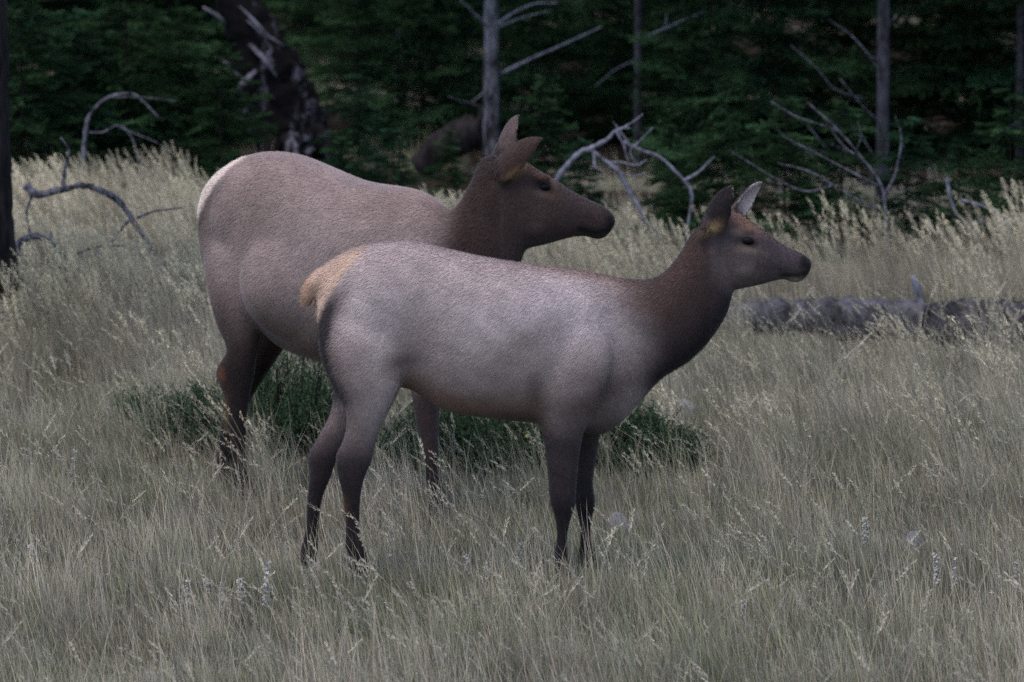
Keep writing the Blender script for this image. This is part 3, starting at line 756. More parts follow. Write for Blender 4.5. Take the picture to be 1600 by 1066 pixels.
for u, v, h, lab in [(1130, 420, 1.0, 'low fir sapling behind the young elk ears'), (1225, 424, 1.05, 'low fir sapling behind the young elk muzzle and nodding grass'), (1315, 418, 1.0, 'low fir sapling under the slanting dead twigs'), (1415, 412, .9, 'low fir sapling at the foot of the twiggy thin trunk'),
        (1495, 415, .75, 'small fir sapling at the curled pale branch'), (1575, 420, 1.1, 'low fir sapling under the last thin trunk behind the dark log'), (1110, 270, 1.6, 'mid sized fir behind the sapling at the young elk ears'), (1190, 260, 1.9, 'mid sized fir behind the young elk muzzle'),
        (1275, 250, 2.0, 'tall bushy fir behind the slanting dead twigs'), (1345, 245, 1.7, 'fir close behind the twiggy thin trunk, on the side of its dead twigs'), (1440, 245, 2.1, 'tall bushy fir between the twiggy trunk and the curled branch'), (1530, 245, 2.0, 'tall bushy fir behind the curled pale branch'),
        (1600, 250, 2.0, 'bushy fir behind the last thin trunk over the dark log')]:
    sapling(u, v, h, 2, 1.1, lab)
for i in range(30):
    u = -80 + 1760 * ((i * 0.618) % 1); v = [70, 30, -15, -60, -110][i % 5] + rs.uniform(-15, 15)
    sapling(u, v, rs.uniform(2.2, 3.6), 3, 1.1, 'dark fir deep in the wood behind the front saplings')
for i in range(16):
    left = i % 2
    u = (-130 - 42 * i) if left else (1740 + 42 * i)
    v = [290, 240, 130, 60][(i // 2) % 4]
    sapling(u, v, rs.uniform(1.5, 2.4), 0 if left else 2, 1.0, 'fir at the edge of the wood out beyond the pine trunk' if left else 'fir at the edge of the wood out past the dark log')

# taller firs: grey trunks with dead lower branches, living crown above head height
TALL = [crown(31, 6.0, 1.5, 80, .0, .9, 14, .25, nl=.04, nw=.006), crown(32, 6.0, 1.3, 76, .0, .9, 14, .25, nl=.04, nw=.006)]
def tall_fir(u, v, dia, h, label, dead, mat=M_BARK_GREY, lean=0.0, crown_z=2.0, seed=0, twig=None):
    p = on_ground(u, v)
    e = empty('fir_tree', p, label, 'fir tree')
    tr = trunk_mesh(seed, [(0, 0, -.1), (0, 0, .06), (lean * .5, 0, 1.0), (lean, 0, 2.2), (lean * 1.4, 0, h)], [dia * .72, dia * .56, dia * .5, dia * .45, .02], mat, 12, .05, 7)
    t = obj('trunk', tr, e)
    c = obj('crown', TALL[seed % 2], e, (lean, 0, crown_z)); c.scale = (1, 1, (h - crown_z + .1) / 6.0)
    for k, (poly, r) in enumerate(dead):
        q = [at_depth(a, b, p[1] - dy) - p for a, b, dy in poly]
        V, Q = tube(q, np.linspace(r, r * .35, len(q)), 6, np.random.default_rng(k + seed), .08, 4)
        obj('dead_branch', mesh_np('dead_branch', V, Q, twig or M_SILVER, smooth=True), e)
    return e
tall_fir(768, 252, .115, 8, 'pale grey fir trunk with bare forked branches rising behind the cow elk ears',
         [([(766, 45, .02), (745, 25, .15), (718, -2, .3)], .014), ([(775, 40, .02), (800, 22, .1), (835, 6, .2), (872, 5, .3)], .014), ([(775, 44, .02), (815, 28, .15), (862, 16, .25)], .010),
          ([(782, 116, .0), (830, 92, .2), (880, 70, .35), (940, 42, .5)], .016), ([(770, 130, .0), (735, 160, .15), (700, 150, .3)], .006)], seed=1, crown_z=1.55)
tall_fir(997, 262, .062, 7, 'slim grey fir trunk with one long rising bare branch',
         [([(1005, 60, .0), (1050, 40, .2), (1100, 18, .3), (1150, -4, .4)], .013), ([(1000, 90, .0), (960, 110, .2), (930, 135, .3)], .006), ([(1040, 40, .18), (1042, 20, .2)], .008)], mat=M_BARK_DIM, seed=2, crown_z=2.0)
br = []
for k, (a, b) in enumerate([((1295, 30), (1372, 110)), ((1235, 70), (1305, 140)), ((1330, 55), (1372, 95)), ((1205, 160), (1300, 240)), ((1265, 165), (1310, 200)), ((1225, 215), (1370, 290)), ((1290, 220), (1375, 285)),
                            ((1140, 235), (1250, 320)), ((1200, 190), (1262, 232)), ((1400, 185), (1408, 262)), ((1345, 210), (1380, 290)), ((1310, 120), (1372, 190))]):
    br.append(([(a[0], a[1], .95), ((a[0] + b[0]) / 2 + 6, (a[1] + b[1]) / 2 - 6 + 8 * (k % 3), .9), (b[0], b[1], .75), (b[0] * .4 + 1378 * .6, b[1] + 14, .0)][::-1], .0075))
br.append(([(1384, 45, .0), (1395, 32, .1), (1402, 22, .1)], .008))
tall_fir(1378, 322, .085, 7, 'thin fir trunk hung with many slanting dead twigs beside the green boughs', br, mat=M_BARK_DIM, seed=3, crown_z=1.9, twig=M_TWIG)
tall_fir(626, 190, .055, 7, 'very thin dim grey fir trunk between the snag and the forked trunk', [([(626, 60, 0), (600, 75, .2), (575, 70, .3)], .005)], mat=M_BARK_DIM, seed=4, crown_z=1.0, twig=M_TWIG)
tall_fir(1592, 265, .055, 7, 'thin fir trunk past the slanting dead twigs, over the curled branch', [([(1590, 190, 0), (1560, 215, .2), (1545, 240, .3)], .006)], mat=M_BARK_DIM, seed=5, crown_z=1.2, twig=M_TWIG)
for i, (u, v) in enumerate([(90, 100), (470, 40), (880, 20), (1130, 110), (1480, 90), (280, -20)]):
    tall_fir(u, v, .16, 9, ['dark stout fir trunk in the wood behind the left saplings', 'dark fir trunk behind the charred snag', 'dark fir trunk behind the forked grey trunk',
             'dark fir trunk between the two slim grey trunks', 'dark fir trunk behind the twiggy thin fir', 'dark fir trunk far behind the bushy saplings'][i].replace(' left', ' bushy'), [], mat=M_BARK_DARK, seed=6 + i, crown_z=1.6)

# big dark pine trunk at the meadow's edge
p = on_ground(-14, 572)
e = empty('pine_tree', p, 'thick dark pine trunk with flared base standing in the tall pale grass', 'pine tree')
obj('trunk', trunk_mesh(40, [(0, 0, -.12), (.0, 0, .0), (-.005, 0, .25), (-.02, 0, .6), (-.03, 0, 1.2), (-.03, 0, 2.5), (-.02, .05, 7)], [.28, .24, .20, .16, .14, .13, .05], M_BARK_DARK, 20, .05, 6), e)
c = obj('crown', TALL[0], e, (0, 0, 2.6)); c.scale = (1.0, 1.0, .8)

# ------------------------------------------------------------------ charred snag, logs, dead branches
def snag():
    p = on_ground(455, 262)
    e = empty('charred_snag', p, 'leaning charred snag with silvery weathered streaks and jagged roots', 'dead tree')
    q = lambda u, v, dy=0: at_depth(u, v, p[1] - dy) - p
    V, Q = tube([q(462, 285), q(462, 255), q(450, 200), q(428, 130), q(398, 60), q(365, 0), q(330, -70), q(290, -150)], [.40, .33, .27, .24, .19, .13, .08, .03], 26, np.random.default_rng(3), .11, 7)
    obj('trunk', mesh_np('trunk', V, Q, M_SNAG, smooth=True), e)
    for k, (pl, r) in enumerate([([q(480, 200, .1), q(505, 225, .25), q(528, 255, .3)], .10), ([q(430, 220, .2), q(415, 255, .35), q(405, 275, .4)], .09), ([q(455, 215, .3), q(462, 265, .5)], .09), ([q(490, 190, 0), q(515, 230, .05), q(535, 262, .0)], .07)]):
        V, Q = tube(pl, [r, r * .8, r * .35][:len(pl)] if len(pl) == 3 else [r, r * .5], 9, np.random.default_rng(k), .12, 5)
        obj('root', mesh_np('root', V, Q, M_SNAG, smooth=True), e)
    for k, (pl, r) in enumerate([([q(385, 30, .2), q(412, 52, .3), q(445, 72, .3)], .02), ([q(375, 10, .2), q(405, 40, .3), q(425, 62, .32)], .016), ([q(318, 12, .15), q(340, 25, .2), q(352, 36, .2)], .025),
                                 ([q(400, 110, .26), q(380, 130, .35), q(362, 150, .4)], .03), ([q(392, 70, .22), q(415, 95, .3), q(432, 120, .28)], .03), ([q(350, 95, .3), q(372, 118, .33), q(395, 130, .3)], .018)]):
        V, Q = tube(pl, [r * .7, r, r * .25], 7, np.random.default_rng(k + 9), .2, 5, .5)
        obj('splinter', mesh_np('splinter', V, Q, M_SNAG_GREY, smooth=True), e)
snag()

def bough_obj(name, label, polys, depth_px, mat, cat='branch', r0=.02, n=7):
    """a fallen dead branch: limbs (photo polylines at the depth of the ground under depth_px, nearer by dy)"""
    p = on_ground(*depth_px)
    e = empty(name, p, label, cat)
    for k, (pl, r) in enumerate(polys):
        q = [at_depth(a[0], a[1], p[1] - (a[2] if len(a) > 2 else 0)) - p for a in pl]
        q = np.array(q); q[1:-1] += np.random.default_rng(k + 5).normal(0, r * .45, (len(q) - 2, 3))
        V, Q = tube(q, np.linspace(r, r * .35, len(q)) * np.random.default_rng(k).uniform(.85, 1.2, len(q)), n, np.random.default_rng(k + 50), .17, 7)
        obj('limb' if k == 0 else 'side_branch', mesh_np('limb', V, Q, mat, smooth=True), e)
    return e

bough_obj('dead_branch', 'silvery arched dead branch with forked twigs behind the cow elk muzzle',
          [([(862, 292), (890, 255), (915, 234), (940, 248), (962, 266), (985, 298), (1010, 335), (1030, 370), (1048, 408), (1052, 440)], .019), ([(915, 236), (945, 215), (965, 205), (985, 200)], .014),
           ([(928, 240, .03), (930, 260, .06), (942, 268, .08)], .010), ([(945, 255), (970, 252), (995, 258), (1010, 250)], .009), ([(962, 205), (975, 225), (980, 250)], .008), ([(965, 205), (990, 190), (1005, 178)], .006), ([(995, 258), (985, 240), (990, 222)], .005), ([(958, 262), (985, 275), (1010, 270)], .006), ([(1005, 330), (1000, 355), (985, 380)], .006)], (1052, 450), M_SILVER)
bough_obj('dead_branch', 'curved silvery dead branch arching down into the grass behind the young elk ears',
          [([(975, 222), (1000, 234), (1030, 246), (1055, 268), (1075, 292), (1082, 320), (1078, 350), (1076, 400), (1076, 420)], .014), ([(1070, 282), (1090, 266), (1116, 245)], .011), ([(985, 228), (965, 200), (958, 190)], .008), ([(990, 230), (1010, 210), (1020, 200)], .007)],
          (1076, 447), M_SILVER)
bough_obj('dead_branch', 'thin grey hooked dead branch in front of the bushy fir saplings',
          [([(232, 330), (222, 270), (205, 215), (185, 197), (160, 205), (140, 207)], .010), ([(128, 290), (132, 200), (145, 175), (170, 152), (205, 145), (225, 158), (248, 184)], .013), ([(170, 152), (220, 152), (275, 158)], .006), ([(185, 199), (230, 215), (270, 235)], .006)],
          (200, 380), M_TWIG)
bough_obj('dead_branch', 'long arched grey dead branch lying in the tall pale grass near the pine trunk',
          [([(40, 290), (62, 303), (100, 296), (135, 292), (165, 300), (190, 318), (215, 345), (235, 380), (252, 420), (262, 470)], .024), ([(100, 296), (98, 270), (108, 240), (95, 215)], .012), ([(52, 300), (42, 330), (45, 365)], .010), ([(215, 340), (245, 328), (285, 325)], .010), ([(200, 345), (180, 370), (170, 385)], .008)],
          (262, 505), M_TWIG)
bough_obj('dead_branch', 'short crooked grey dead branch poking from grass at the pine base',
          [([(22, 408), (32, 380), (50, 370), (75, 378), (92, 398), (100, 425), (112, 448), (118, 480)], .026), ([(100, 405), (125, 392), (150, 388), (192, 384)], .009), ([(150, 390), (156, 420), (155, 440)], .007), ([(48, 368), (45, 352)], .008), ([(78, 380), (80, 362)], .012)],
          (118, 535), M_TWIG)
bough_obj('dead_branch', 'pale curled dead branch above the dark log end',
          [([(1480, 280), (1486, 310), (1498, 340), (1520, 350), (1545, 345)], .012), ([(1500, 312), (1530, 318), (1560, 335), (1582, 355)], .009), ([(1575, 350), (1580, 400)], .009)], (1580, 462), M_SILVER)

bough_obj('dead_sapling', 'leaning dead sapling, a tangle of thin slanting grey twigs before the twiggy trunk',
          [([(1395, 452), (1384, 330), (1375, 287), (1345, 245), (1310, 205), (1262, 160)], .011), ([(1372, 290), (1320, 262), (1270, 238), (1222, 212)], .007), ([(1350, 250), (1318, 228), (1290, 190)], .006), ([(1384, 330), (1330, 305), (1270, 270), (1215, 255)], .007),
           ([(1310, 205), (1285, 195), (1240, 180), (1205, 158)], .005), ([(1380, 310), (1400, 270), (1408, 215), (1398, 180)], .007), ([(1300, 290), (1260, 300), (1215, 280), (1145, 238)], .006), ([(1335, 240), (1345, 215), (1340, 190)], .005)],
          (1395, 452), M_TWIG, 'dead tree')
def log_obj(name, label, pts, radii, mat, seed, stubs):
    p = on_ground(*pts[0])
    e = empty('fallen_log', p, label, 'log')
    q = [on_ground(u, v) - p + [0, 0, r * z] for (u, v), r, z in zip(pts, radii, [.75] * len(pts))]
    V, Q = tube(q, radii, 18, np.random.default_rng(seed), .07, 12, 0.95)
    obj('trunk', mesh_np('trunk', V, Q, mat, smooth=True), e)
    for k, (pl, r, m) in enumerate(stubs):
        y = p[1]
        qq = [at_depth(u, v, y - .1) - p for u, v in pl]
        V, Q = tube(qq, np.linspace(r, r * .6, len(qq)), 8, np.random.default_rng(seed + k), .1, 4)
        obj('branch_stub', mesh_np('branch_stub', V, Q, m, smooth=True), e)
log_obj('fallen_log', 'grey weathered fallen log with a broken silvery stub in the grass', [(1110, 515), (1180, 519), (1260, 523), (1340, 527), (1420, 530), (1452, 531)], [.07, .10, .115, .125, .125, .11], M_LOG, 3,
        [([(1440, 485), (1434, 455), (1427, 432)], .028, M_SILVER), ([(1350, 515), (1330, 500), (1318, 488)], .016, M_SILVER)])
log_obj('fallen_log', 'dark charred fallen log meeting the end of the grey one', [(1448, 536), (1500, 537), (1580, 538), (1680, 540), (1780, 542)], [.12, .14, .14, .14, .14], M_LOGD, 8, [([(1560, 500), (1572, 482), (1580, 470)], .03, M_LOGD)])
# burnt log end leaning among the firs
p = on_ground(712, 275)
e = empty('burnt_log', p, 'dark burnt log end leaning among the firs behind the cow elk', 'log')
V, Q = tube([at_depth(u, v, p[1]) - p for u, v in [(655, 262), (690, 232), (725, 212), (745, 205)]], [.09, .12, .13, .12], 14, np.random.default_rng(5), .08, 5)
obj('trunk', mesh_np('trunk', V, Q, M_BARK_DARK, smooth=True), e)
V, Q = tube([at_depth(u, v, p[1] - .1) - p for u, v in [(738, 210), (752, 175), (735, 160)]], [.03, .02, .01], 8, np.random.default_rng(6), .1, 4)
obj('branch_stub', mesh_np('branch_stub', V, Q, M_BARK_DARK, smooth=True), e)

# ------------------------------------------------------------------ juniper scrub behind the young elk
def juniper(u, v, w, h, label, seed):
    p = on_ground(u, v)
    rng = np.random.default_rng(seed)
    e = empty('juniper_shrub', p, label, 'shrub')
    S, D, L, st = [], [], [], []
    for i in range(int(420 * w)):
        a = rng.uniform(0, 6.28); r = math.sqrt(rng.random())
        x, y = r * w / 2 * math.cos(a), r * .35 * math.sin(a)
        top = h * (1 - .65 * r * r) * rng.uniform(.55, 1.1)
        b = np.array([x * .6, y * .6, 0]); t = np.array([x * 1.05, y, top])
        if i % 3 == 0: st.append(tube([b, (b + t) / 2 + [0, 0, -.03], t], [.007, .005, .002], 4, sub=2))
        d = t - b; d /= np.linalg.norm(d)
        for k in range(9):
            q = 0.35 + .65 * k / 8
            dd = d * .8 + rng.normal(0, .45, 3); dd /= np.linalg.norm(dd)
            S.append(b + (t - b) * q); D.append(dd); L.append(rng.uniform(.05, .10))
    V, C = needles(np.array(S), np.array(D), np.array(L), rng, 14, .018, .0034, (.022, .042, .026), (.07, .11, .058))
    obj('foliage', mesh_np('foliage', V, np.arange(len(V)).reshape(-1, 3), M_JUNI, C), e)
    sv, sq = merge(st)
    obj('stems', mesh_np('stems', sv, sq, M_BARK_DARK), e)
juniper(455, 724, .66, .50, 'dense low juniper between the legs of the cow elk', 1)
juniper(330, 708, .55, .30, 'sprawling juniper spray beside the cow elk hind legs', 2)
juniper(735, 745, .85, .36, 'low juniper under the belly of the young elk', 3)
juniper(990, 745, .6, .30, 'small juniper clump past the young elk chest', 4)
juniper(235, 668, .34, .15, 'tiny juniper sprig in tall pale grass, apart from the rest', 5)

# ------------------------------------------------------------------ rocks
for i, (u, v, w, h, lab) in enumerate([(1060, 655, .24, .12, 'broad grey stone in grass beyond the young elk chest'), (1425, 856, .10, .085, 'small bluish grey stone amid short grass with flower spikes'), (966, 832, .16, .10, 'flat pale stone beside the young elk forelegs')]):
    rng = np.random.default_rng(70 + i)
    V, Q = blob((0, 0, 0), (w / 2, w / 2.4, h * .75), 7)
    d = V / (np.linalg.norm(V, axis=1)[:, None] + 1e-9)
    V = V * (1 + .14 * np.sin(d[:, :1] * 4 + i) + .10 * np.sin(d[:, 1:2] * 7 + d[:, 2:3] * 5))
    V[:, 2] = np.where(V[:, 2] < 0, V[:, 2] * .4, V[:, 2])
    g = on_ground(u, v)
    tag(obj('rock', mesh_np('rock', V, Q, M_ROCK, smooth=True), None, g), lab, 'rock')

# ------------------------------------------------------------------ flower spikes
def spike_meshes(seed, h=.30, n=30):
    rng = np.random.default_rng(seed)
    sv, sq = tube([(0, 0, -.02), (.006, 0, h * .5), (.0, .004, h)], [.0035, .003, .0015], 5, sub=3)
    V, C = [], []
    for k in range(n):
        t = .42 + .58 * k / n; a = k * 2.4; z = h * t
        c = np.array([math.cos(a), math.sin(a), .1]) * .010 * (1.15 - .5 * t) + [0, 0, z]
        for q in range(3):
            d = rng.normal(0, 1, 3); d /= np.linalg.norm(d); f = np.cross(d, rng.normal(0, 1, 3)); f /= np.linalg.norm(f)
            V += [c - d * .008, c + d * .008, c + f * .013]
            C += [np.array([.58, .54, .50]) * rng.uniform(.55, 1.15)] * 3
    fl = mesh_np('florets', np.array(V), np.arange(len(V)).reshape(-1, 3), M_FLOWER, np.array(C))
    return mesh_np('stem', sv, sq, M_STALK), fl
SPK = [spike_meshes(i, h) for i, h in enumerate((.30, .24, .27))]
CL = 'shorter whitish flower spike clustered about the tallest one'
PAIR = 'whitish flower spike, one of a pair near the small bluish stone'
LEGS = 'small whitish flower spike between fore and hind legs of the young elk'
for i, (u, v, s, lab) in enumerate([(413, 1000, 1.0, 'tallest whitish flower spike of the dense cluster'), (384, 975, .75, CL), (350, 985, .7, CL), (296, 990, .7, CL), (327, 960, .6, CL), (738, 925, .55, LEGS), (808, 910, .55, LEGS),
        (1355, 880, .8, 'lone whitish flower spike behind the small bluish stone'), (1466, 945, .75, PAIR), (1493, 955, .7, PAIR), (55, 905, .6, 'lone whitish flower spike in open grass below the pine trunk'),
        (490, 780, .7, 'whitish flower spike beside the far hind leg of the young elk'), (112, 765, .6, 'small whitish flower spike near the tiny juniper sprig'), (1162, 985, .5, 'stunted whitish flower spike alone in short grass before the young elk'),
        (648, 745, .55, 'small whitish flower spike beside the cow elk foreleg'), (1590, 960, .7, 'whitish flower spike apart from the pair by the bluish stone')]):
    e = empty('flower_spike', on_ground(u, v), lab, 'flower', 'pale flower spikes in the meadow')
    st, fl = SPK[i % 3]
    e.rotation_euler = (rs.uniform(-.1, .1), rs.uniform(-.14, .1), rs.uniform(0, 6.28)); e.scale = (1, 1, s) if s > .7 else (.8, .8, s)
    obj('stem', st, e); obj('florets', fl, e)
# one yellow bloom at the juniper
g = on_ground(822, 750)
e = empty('yellow_flower', g, 'single pale yellow bloom on a thin stem under the young elk belly', 'flower')
tp = at_depth(822, 678, g[1]) - g
V, Q = tube([(0, 0, -.02), tp * .5 + [.01, 0, 0], tp], [.002, .002, .0015], 5, sub=3)
obj('stem', mesh_np('stem', V, Q, M_TWIG), e)
rng = np.random.default_rng(2); V = []
for k in range(10):
    a = k * .63; d = np.array([math.cos(a), -.5, math.sin(a)]); w = np.array([-math.sin(a), 0, math.cos(a)])
    V += [tp + d * .002 - w * .004, tp + d * .002 + w * .004, tp + d * .020]
obj('petals', mesh_np('petals', np.array(V), np.arange(len(V)).reshape(-1, 3), M_FLOWER, np.tile([.70, .68, .22], (len(V), 1))), e)

# ------------------------------------------------------------------ grass
def blades(rng, n, rmax, h0, h1, w, lean, curve, tint=(1, 1, 1), tv=.18, segs=4):
    """n curved tapering blades; lean is the common tilt towards -X"""
    a = rng.uniform(0, 6.28, n); r = rmax * np.sqrt(rng.random(n))
    b = np.stack([r * np.cos(a), r * np.sin(a), np.zeros(n)], 1)
    h = rng.uniform(h0, h1, n)
    da = rng.uniform(0, 6.28, n); d = np.stack([np.cos(da), np.sin(da), np.zeros(n)], 1)
    tilt = rng.normal(0, .18, n); cv = np.abs(rng.normal(curve, curve * .5, n))
    wd = rng.uniform(0, 3.14, n); wv = np.stack([np.cos(wd), np.sin(wd) * .5, np.zeros(n)], 1)
    V = []
    for i in range(segs + 1):
        t = i / segs
        c = b + np.stack([np.zeros(n), np.zeros(n), h * t * (1 - .25 * cv * t)], 1) + d * (h * (tilt * t + cv * t * t))[:, None]
        c[:, 0] -= lean * h * (t + .6 * t * t)
        ww = w * (1 - t) ** .6 * rng.uniform(.95, 1.05, n) if i < segs else np.zeros(n)
        V += [c - wv * ww[:, None] / 2, c + wv * ww[:, None] / 2]
    V = np.stack(V, 1)                       # n, 2(segs+1), 3
    k = 2 * (segs + 1)
    T = []
    for i in range(segs):
        q = 2 * i
        T += [(q, q + 1, q + 3), (q, q + 3, q + 2)]
    T = (np.array(T)[None] + (np.arange(n) * k)[:, None, None]).reshape(-1, 3)
    cc = np.asarray(tint) * np.clip(rng.normal(1, tv, (n, 1)), .45, 1.6) * (1 + rng.normal(0, .05, (n, 3)))
    C = np.repeat(cc, k, 0)
    return V.reshape(-1, 3), T, C

def seed_culms(rng, n, rmax, h0, h1, lean, nod=.35, pl=.11, spk=26, tint=(1.0, .95, .85), pw=.009):
    """flowering stalks with feathery nodding panicles"""
    Vs, Ts, Cs, o = [], [], [], 0
    for i in range(n):
        a = rng.uniform(0, 6.28); r = rmax * math.sqrt(rng.random())
        b = np.array([r * math.cos(a), r * math.sin(a), 0]); h = rng.uniform(h0, h1)
        sx = -lean * rng.uniform(.5, 1.5) + rng.normal(0, .08); sy = rng.normal(0, .1)
        P = lambda t: b + np.array([sx * h * (t + .55 * t * t) - nod * h * .35 * max(0, t - .75) ** 1.2 * np.sign(lean + 1e-6), sy * h * t, h * (t - .10 * t * t - nod * .6 * max(0, t - .8) ** 2)])
        v, q = tube([P(0), P(.35), P(.65), P(.85), P(1.0)], [.0013, .0012, .0011, .0009, .0006], 3, sub=1)
        t3 = np.vstack([q[:, [0, 1, 2]], q[:, [0, 2, 3]]])
        tint_i = np.asarray(tint) * rng.uniform(.75, 1.2)
        Vs.append(v); Ts.append(t3 + o); Cs.append(np.tile(tint_i * .85, (len(v), 1))); o += len(v)
        f = pl / h; vv = []
        for k in range(spk):
            t = 1 - f + f * (k + rng.random()) / spk * 1.02
            c = P(min(t, 1.02)); w = (pw * math.sin(math.pi * min(1, .12 + .88 * (k / spk))) + .002)
            c = c + rng.normal(0, w * .55, 3)
            ax = P(min(1.02, t + .02)) - P(t - .02); ax = ax / (np.linalg.norm(ax) + 1e-9) + rng.normal(0, .35, 3)
            ax /= np.linalg.norm(ax); wd = np.cross(ax, rng.normal(0, 1, 3)); wd /= np.linalg.norm(wd)
            vv += [c - wd * .0026, c + wd * .0026, c + ax * .015]
        vv = np.array(vv); Vs.append(vv); Ts.append(np.arange(len(vv)).reshape(-1, 3) + o); o += len(vv)
        Cs.append(np.tile(tint_i * 1.15, (len(vv), 1)) * np.repeat(rng.uniform(.75, 1.25, (spk, 1)), 3, 0))
    return np.vstack(Vs), np.vstack(Ts), np.vstack(Cs)

def join(*parts):
    Vs, Ts, Cs, o = [], [], [], 0
    for V, T, C in parts:
        Vs.append(V); Ts.append(T + o); Cs.append(C); o += len(V)
    return np.vstack(Vs), np.vstack(Ts), np.vstack(Cs)

def proto_collection(name, meshes):
    c = bpy.data.collections.new(name)
    for i, me in enumerate(meshes):
        c.objects.link(bpy.data.objects.new('%s_%02d' % (name, i), me))
    return c

def scatter(name, coll, pts, rot, scl, idx, label, cat):
    n = len(pts)
    me = bpy.data.meshes.new(name); me.vertices.add(n); me.vertices.foreach_set('co', np.ascontiguousarray(pts, np.float32).ravel())
    a = me.attributes.new('rot', 'FLOAT_VECTOR', 'POINT'); a.data.foreach_set('vector', np.ascontiguousarray(rot, np.float32).ravel())
    a = me.attributes.new('scl', 'FLOAT_VECTOR', 'POINT'); a.data.foreach_set('vector', np.ascontiguousarray(scl, np.float32).ravel())
    a = me.attributes.new('idx', 'INT', 'POINT'); a.data.foreach_set('value', np.ascontiguousarray(idx, np.int32))
    o = obj(name, me); tag(o, label, cat, kind='stuff')
    ng = bpy.data.node_groups.new(name, 'GeometryNodeTree')
    ng.interface.new_socket('Geometry', in_out='INPUT', socket_type='NodeSocketGeometry')
    ng.interface.new_socket('Geometry', in_out='OUTPUT', socket_type='NodeSocketGeometry')
    N, L = ng.nodes, ng.links
    gi, go = N.new('NodeGroupInput'), N.new('NodeGroupOutput')
    ci = N.new('GeometryNodeCollectionInfo'); ci.inputs['Collection'].default_value = coll
    ci.inputs['Separate Children'].default_value = True; ci.inputs['Reset Children'].default_value = True
    ip = N.new('GeometryNodeInstanceOnPoints'); ip.inputs['Pick Instance'].default_value = True
    def att(nm, tp):
        x = N.new('GeometryNodeInputNamedAttribute'); x.data_type = tp; x.inputs['Name'].default_value = nm
        return [s for s in x.outputs if s.enabled and s.name == 'Attribute'][0]
    er = N.new('FunctionNodeEulerToRotation')
    L.new(att('rot', 'FLOAT_VECTOR'), er.inputs[0])
    L.new(gi.outputs[0], ip.inputs['Points']); L.new(ci.outputs[0], ip.inputs['Instance'])
    L.new(att('idx', 'INT'), ip.inputs['Instance Index']); L.new(er.outputs[0], ip.inputs['Rotation']); L.new(att('scl', 'FLOAT_VECTOR'), ip.inputs['Scale'])
    L.new(ip.outputs[0], go.inputs[0])
    m = o.modifiers.new('scatter', 'NODES'); m.node_group = ng
    return o

rg = np.random.default_rng(77)
def field(density, y0, y1, margin=.9):
    """random ground points over the meadow wedge"""
    out = []
    n = int(density * (y1 - y0) * (2 * (.0925 * y1 + margin)))
    y = rg.uniform(y0, y1, n); x = rg.uniform(-1, 1, n) * (.0925 * y1 + margin)
    k = np.abs(x) < .0925 * y + margin
    return np.stack([x[k], y[k], gz(x[k], y[k])], 1)

def vnoise(x, y, s, seed):
    r = np.random.default_rng(seed); t = 0
    for k in range(5):
        a, b, c = r.uniform(-1, 1) * s, r.uniform(-1, 1) * s, r.uniform(0, 6.28)
        t = t + np.sin(a * x * (1 + .5 * k) + b * y * (1 + .5 * k) + c)
    return t / 5

# short meadow grass, laid as patches
def patch(make, k, size):
    parts = []
    for _ in range(k):
        V, T, C = make(); o = rg.uniform(-size / 2, size / 2, 2)
        parts.append((V + [o[0], o[1], 0], T, C))
    return join(*parts)

def jgrid(step, y0, y1, margin):
    X, Y = np.meshgrid(np.arange(-9, 9, step), np.arange(y0, y1, step))
    X = X.ravel() + rg.uniform(-.3, .3, X.size) * step; Y = Y.ravel() + rg.uniform(-.3, .3, Y.size) * step
    k = np.abs(X) < .0925 * Y + margin
    return np.stack([X[k], Y[k], gz(X[k], Y[k])], 1)

def short_tuft():
    k = rg.random()
    g1 = blades(rg, 46, .11, .04, .11 + .06 * k, .0032, .04, .2, np.array([.95, .93, .88]) * rg.uniform(.65, 1.1), segs=3)
    g2 = blades(rg, 20, .10, .03, .12, .0034, .03, .3, (.58, .72, .42), .22, segs=3)
    g3 = blades(rg, 14, .12, .03, .10, .0034, .0, .8, (.62, .55, .50), .25, segs=3)
    g4 = blades(rg, int(rg.integers(2, 9)), .12, .14, .36, .0026, .07, .2, (1.4, 1.33, 1.2), .22, segs=4)
    return join(g1, g2, g3, g4)
protoA = []
for i in range(8):
    V, T, C = patch(short_tuft, 13, .40); protoA.append(mesh_np('grass_patch', V, T, M_GRASS, C))
cA = proto_collection('short_patch', protoA)
pA = jgrid(.37, 17.5, 37, 2.2)
def spin(n, a=.05, lean=-.04):
    return np.stack([rg.normal(0, a, n), rg.normal(lean, a, n), rg.uniform(-.7, .7, n)], 1)
sA = rg.uniform(.85, 1.15, len(pA)); hA = sA * (1 + .35 * vnoise(pA[:, 0], pA[:, 1], 2.2, 3))
uA, vA = to_px(pA)
hA = np.where((uA > 1090) & (vA > 500) & (vA < 575), hA * .35, hA)      # browsed short in front of the log
scatter('meadow_grass', cA, pA, spin(len(pA)), np.stack([sA, sA, hA], 1), rg.integers(0, 8, len(pA)), 'short dry and greenish meadow grass covering the ground', 'grass')

# tall pale seeding grass
def seed_tuft():
    g1 = blades(rg, 38, .08, .20, .54, .0030, .07, .22, np.array([.92, .90, .85]) * rg.uniform(.75, 1.15), segs=4)
    return join(g1, seed_culms(rg, 6, .08, .42, .68, .11))
protoB = []
for i in range(8):
    V, T, C = patch(seed_tuft, 6 if i < 5 else 2, .26); protoB.append(mesh_np('seed_patch', V, T, M_SEED, C))
cB = proto_collection('seed_patch', protoB)
pB = jgrid(.25, 24, 41, 2.2)
u, v = to_px(pB)
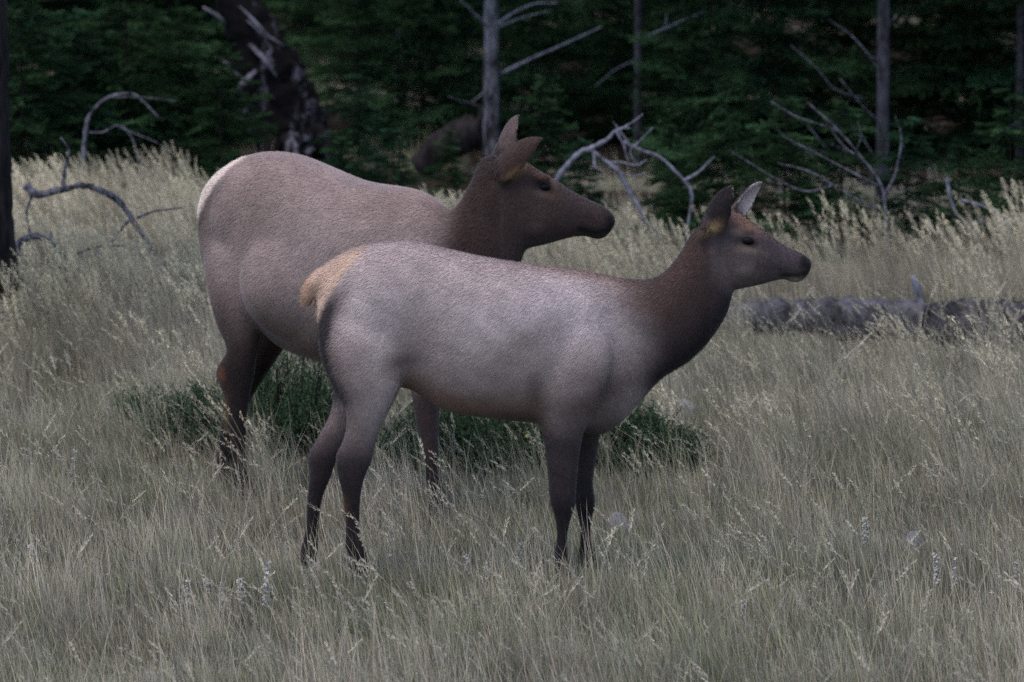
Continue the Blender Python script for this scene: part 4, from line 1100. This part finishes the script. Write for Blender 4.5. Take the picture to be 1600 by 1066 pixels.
# dense along the wood's edge, wide on the side of the pine, thinning over the open meadow
edge = np.interp(u, [-200, 250, 420, 600, 800, 1050, 1200, 1600, 1900], [620, 600, 570, 540, 530, 520, 500, 500, 500])
wood = np.interp(u, [-200, 20, 300, 500, 700, 900, 1100, 1300, 1600, 1900], [395, 392, 395, 440, 452, 470, 482, 484, 482, 478])
full = sstep(edge + 45, edge - 60, v) * sstep(wood - 14, wood + 8, v)
r = rg.random(len(pB))
dense = r < full * np.where((u > 1090) & (v > 497), .0, 1.0)
keep = dense | ((rg.random(len(pB)) < .10 + .35 * full) & (v > wood - 25) & ~((u > 1090) & (v > 497) & (v < 580) & (rg.random(len(pB)) < .75)))
pB, dense = pB[keep], dense[keep]
sB = rg.uniform(.8, 1.15, len(pB)); hB = sB * (1 + .22 * vnoise(pB[:, 0], pB[:, 1], 2.5, 5))
idx = np.where(dense, rg.integers(0, 5, len(pB)), rg.integers(5, 8, len(pB)))
scatter('seeding_grass', cB, pB, spin(len(pB), .05, -.06), np.stack([sB, sB, hB], 1), idx, 'tall pale seeding grass leaning along the edge of the wood', 'grass')

# lone flowering stalks over the open meadow
protoC = []
for i in range(8):
    V, T, C = seed_culms(rg, 2, .05, .24, .58, [.12, .2, .3, .42, .5, .25, -.15, .35][i], .5, .09, 26, (.78, .76, .74), .0045); protoC.append(mesh_np('stalk%d' % i, V, T, M_SEED, C))
cC = proto_collection('lone_stalk', protoC)
pC = field(20, 18, 31, 1.0)
sC = rg.uniform(.6, 1.05, len(pC))
scatter('grass_stalks', cC, pC, np.stack([rg.normal(0, .08, len(pC)), rg.normal(0, .15, len(pC)), rg.uniform(-.9, .9, len(pC))], 1), np.stack([sC, sC, sC], 1), rg.integers(0, 8, len(pC)),
        'scattered thin flowering grass stalks with nodding heads over the meadow', 'grass')

# thin grass and litter on the floor of the wood
pD = jgrid(.5, 37, 62, 1.0)
pD = pD[vnoise(pD[:, 0], pD[:, 1], 1.2, 8) > .33]; sD = rg.uniform(.8, 1.2, len(pD))
scatter('woodland_grass', cA, pD, spin(len(pD)), np.stack([sD, sD, sD], 1), rg.integers(0, 8, len(pD)), 'sparse dry grass on the floor of the wood', 'grass')
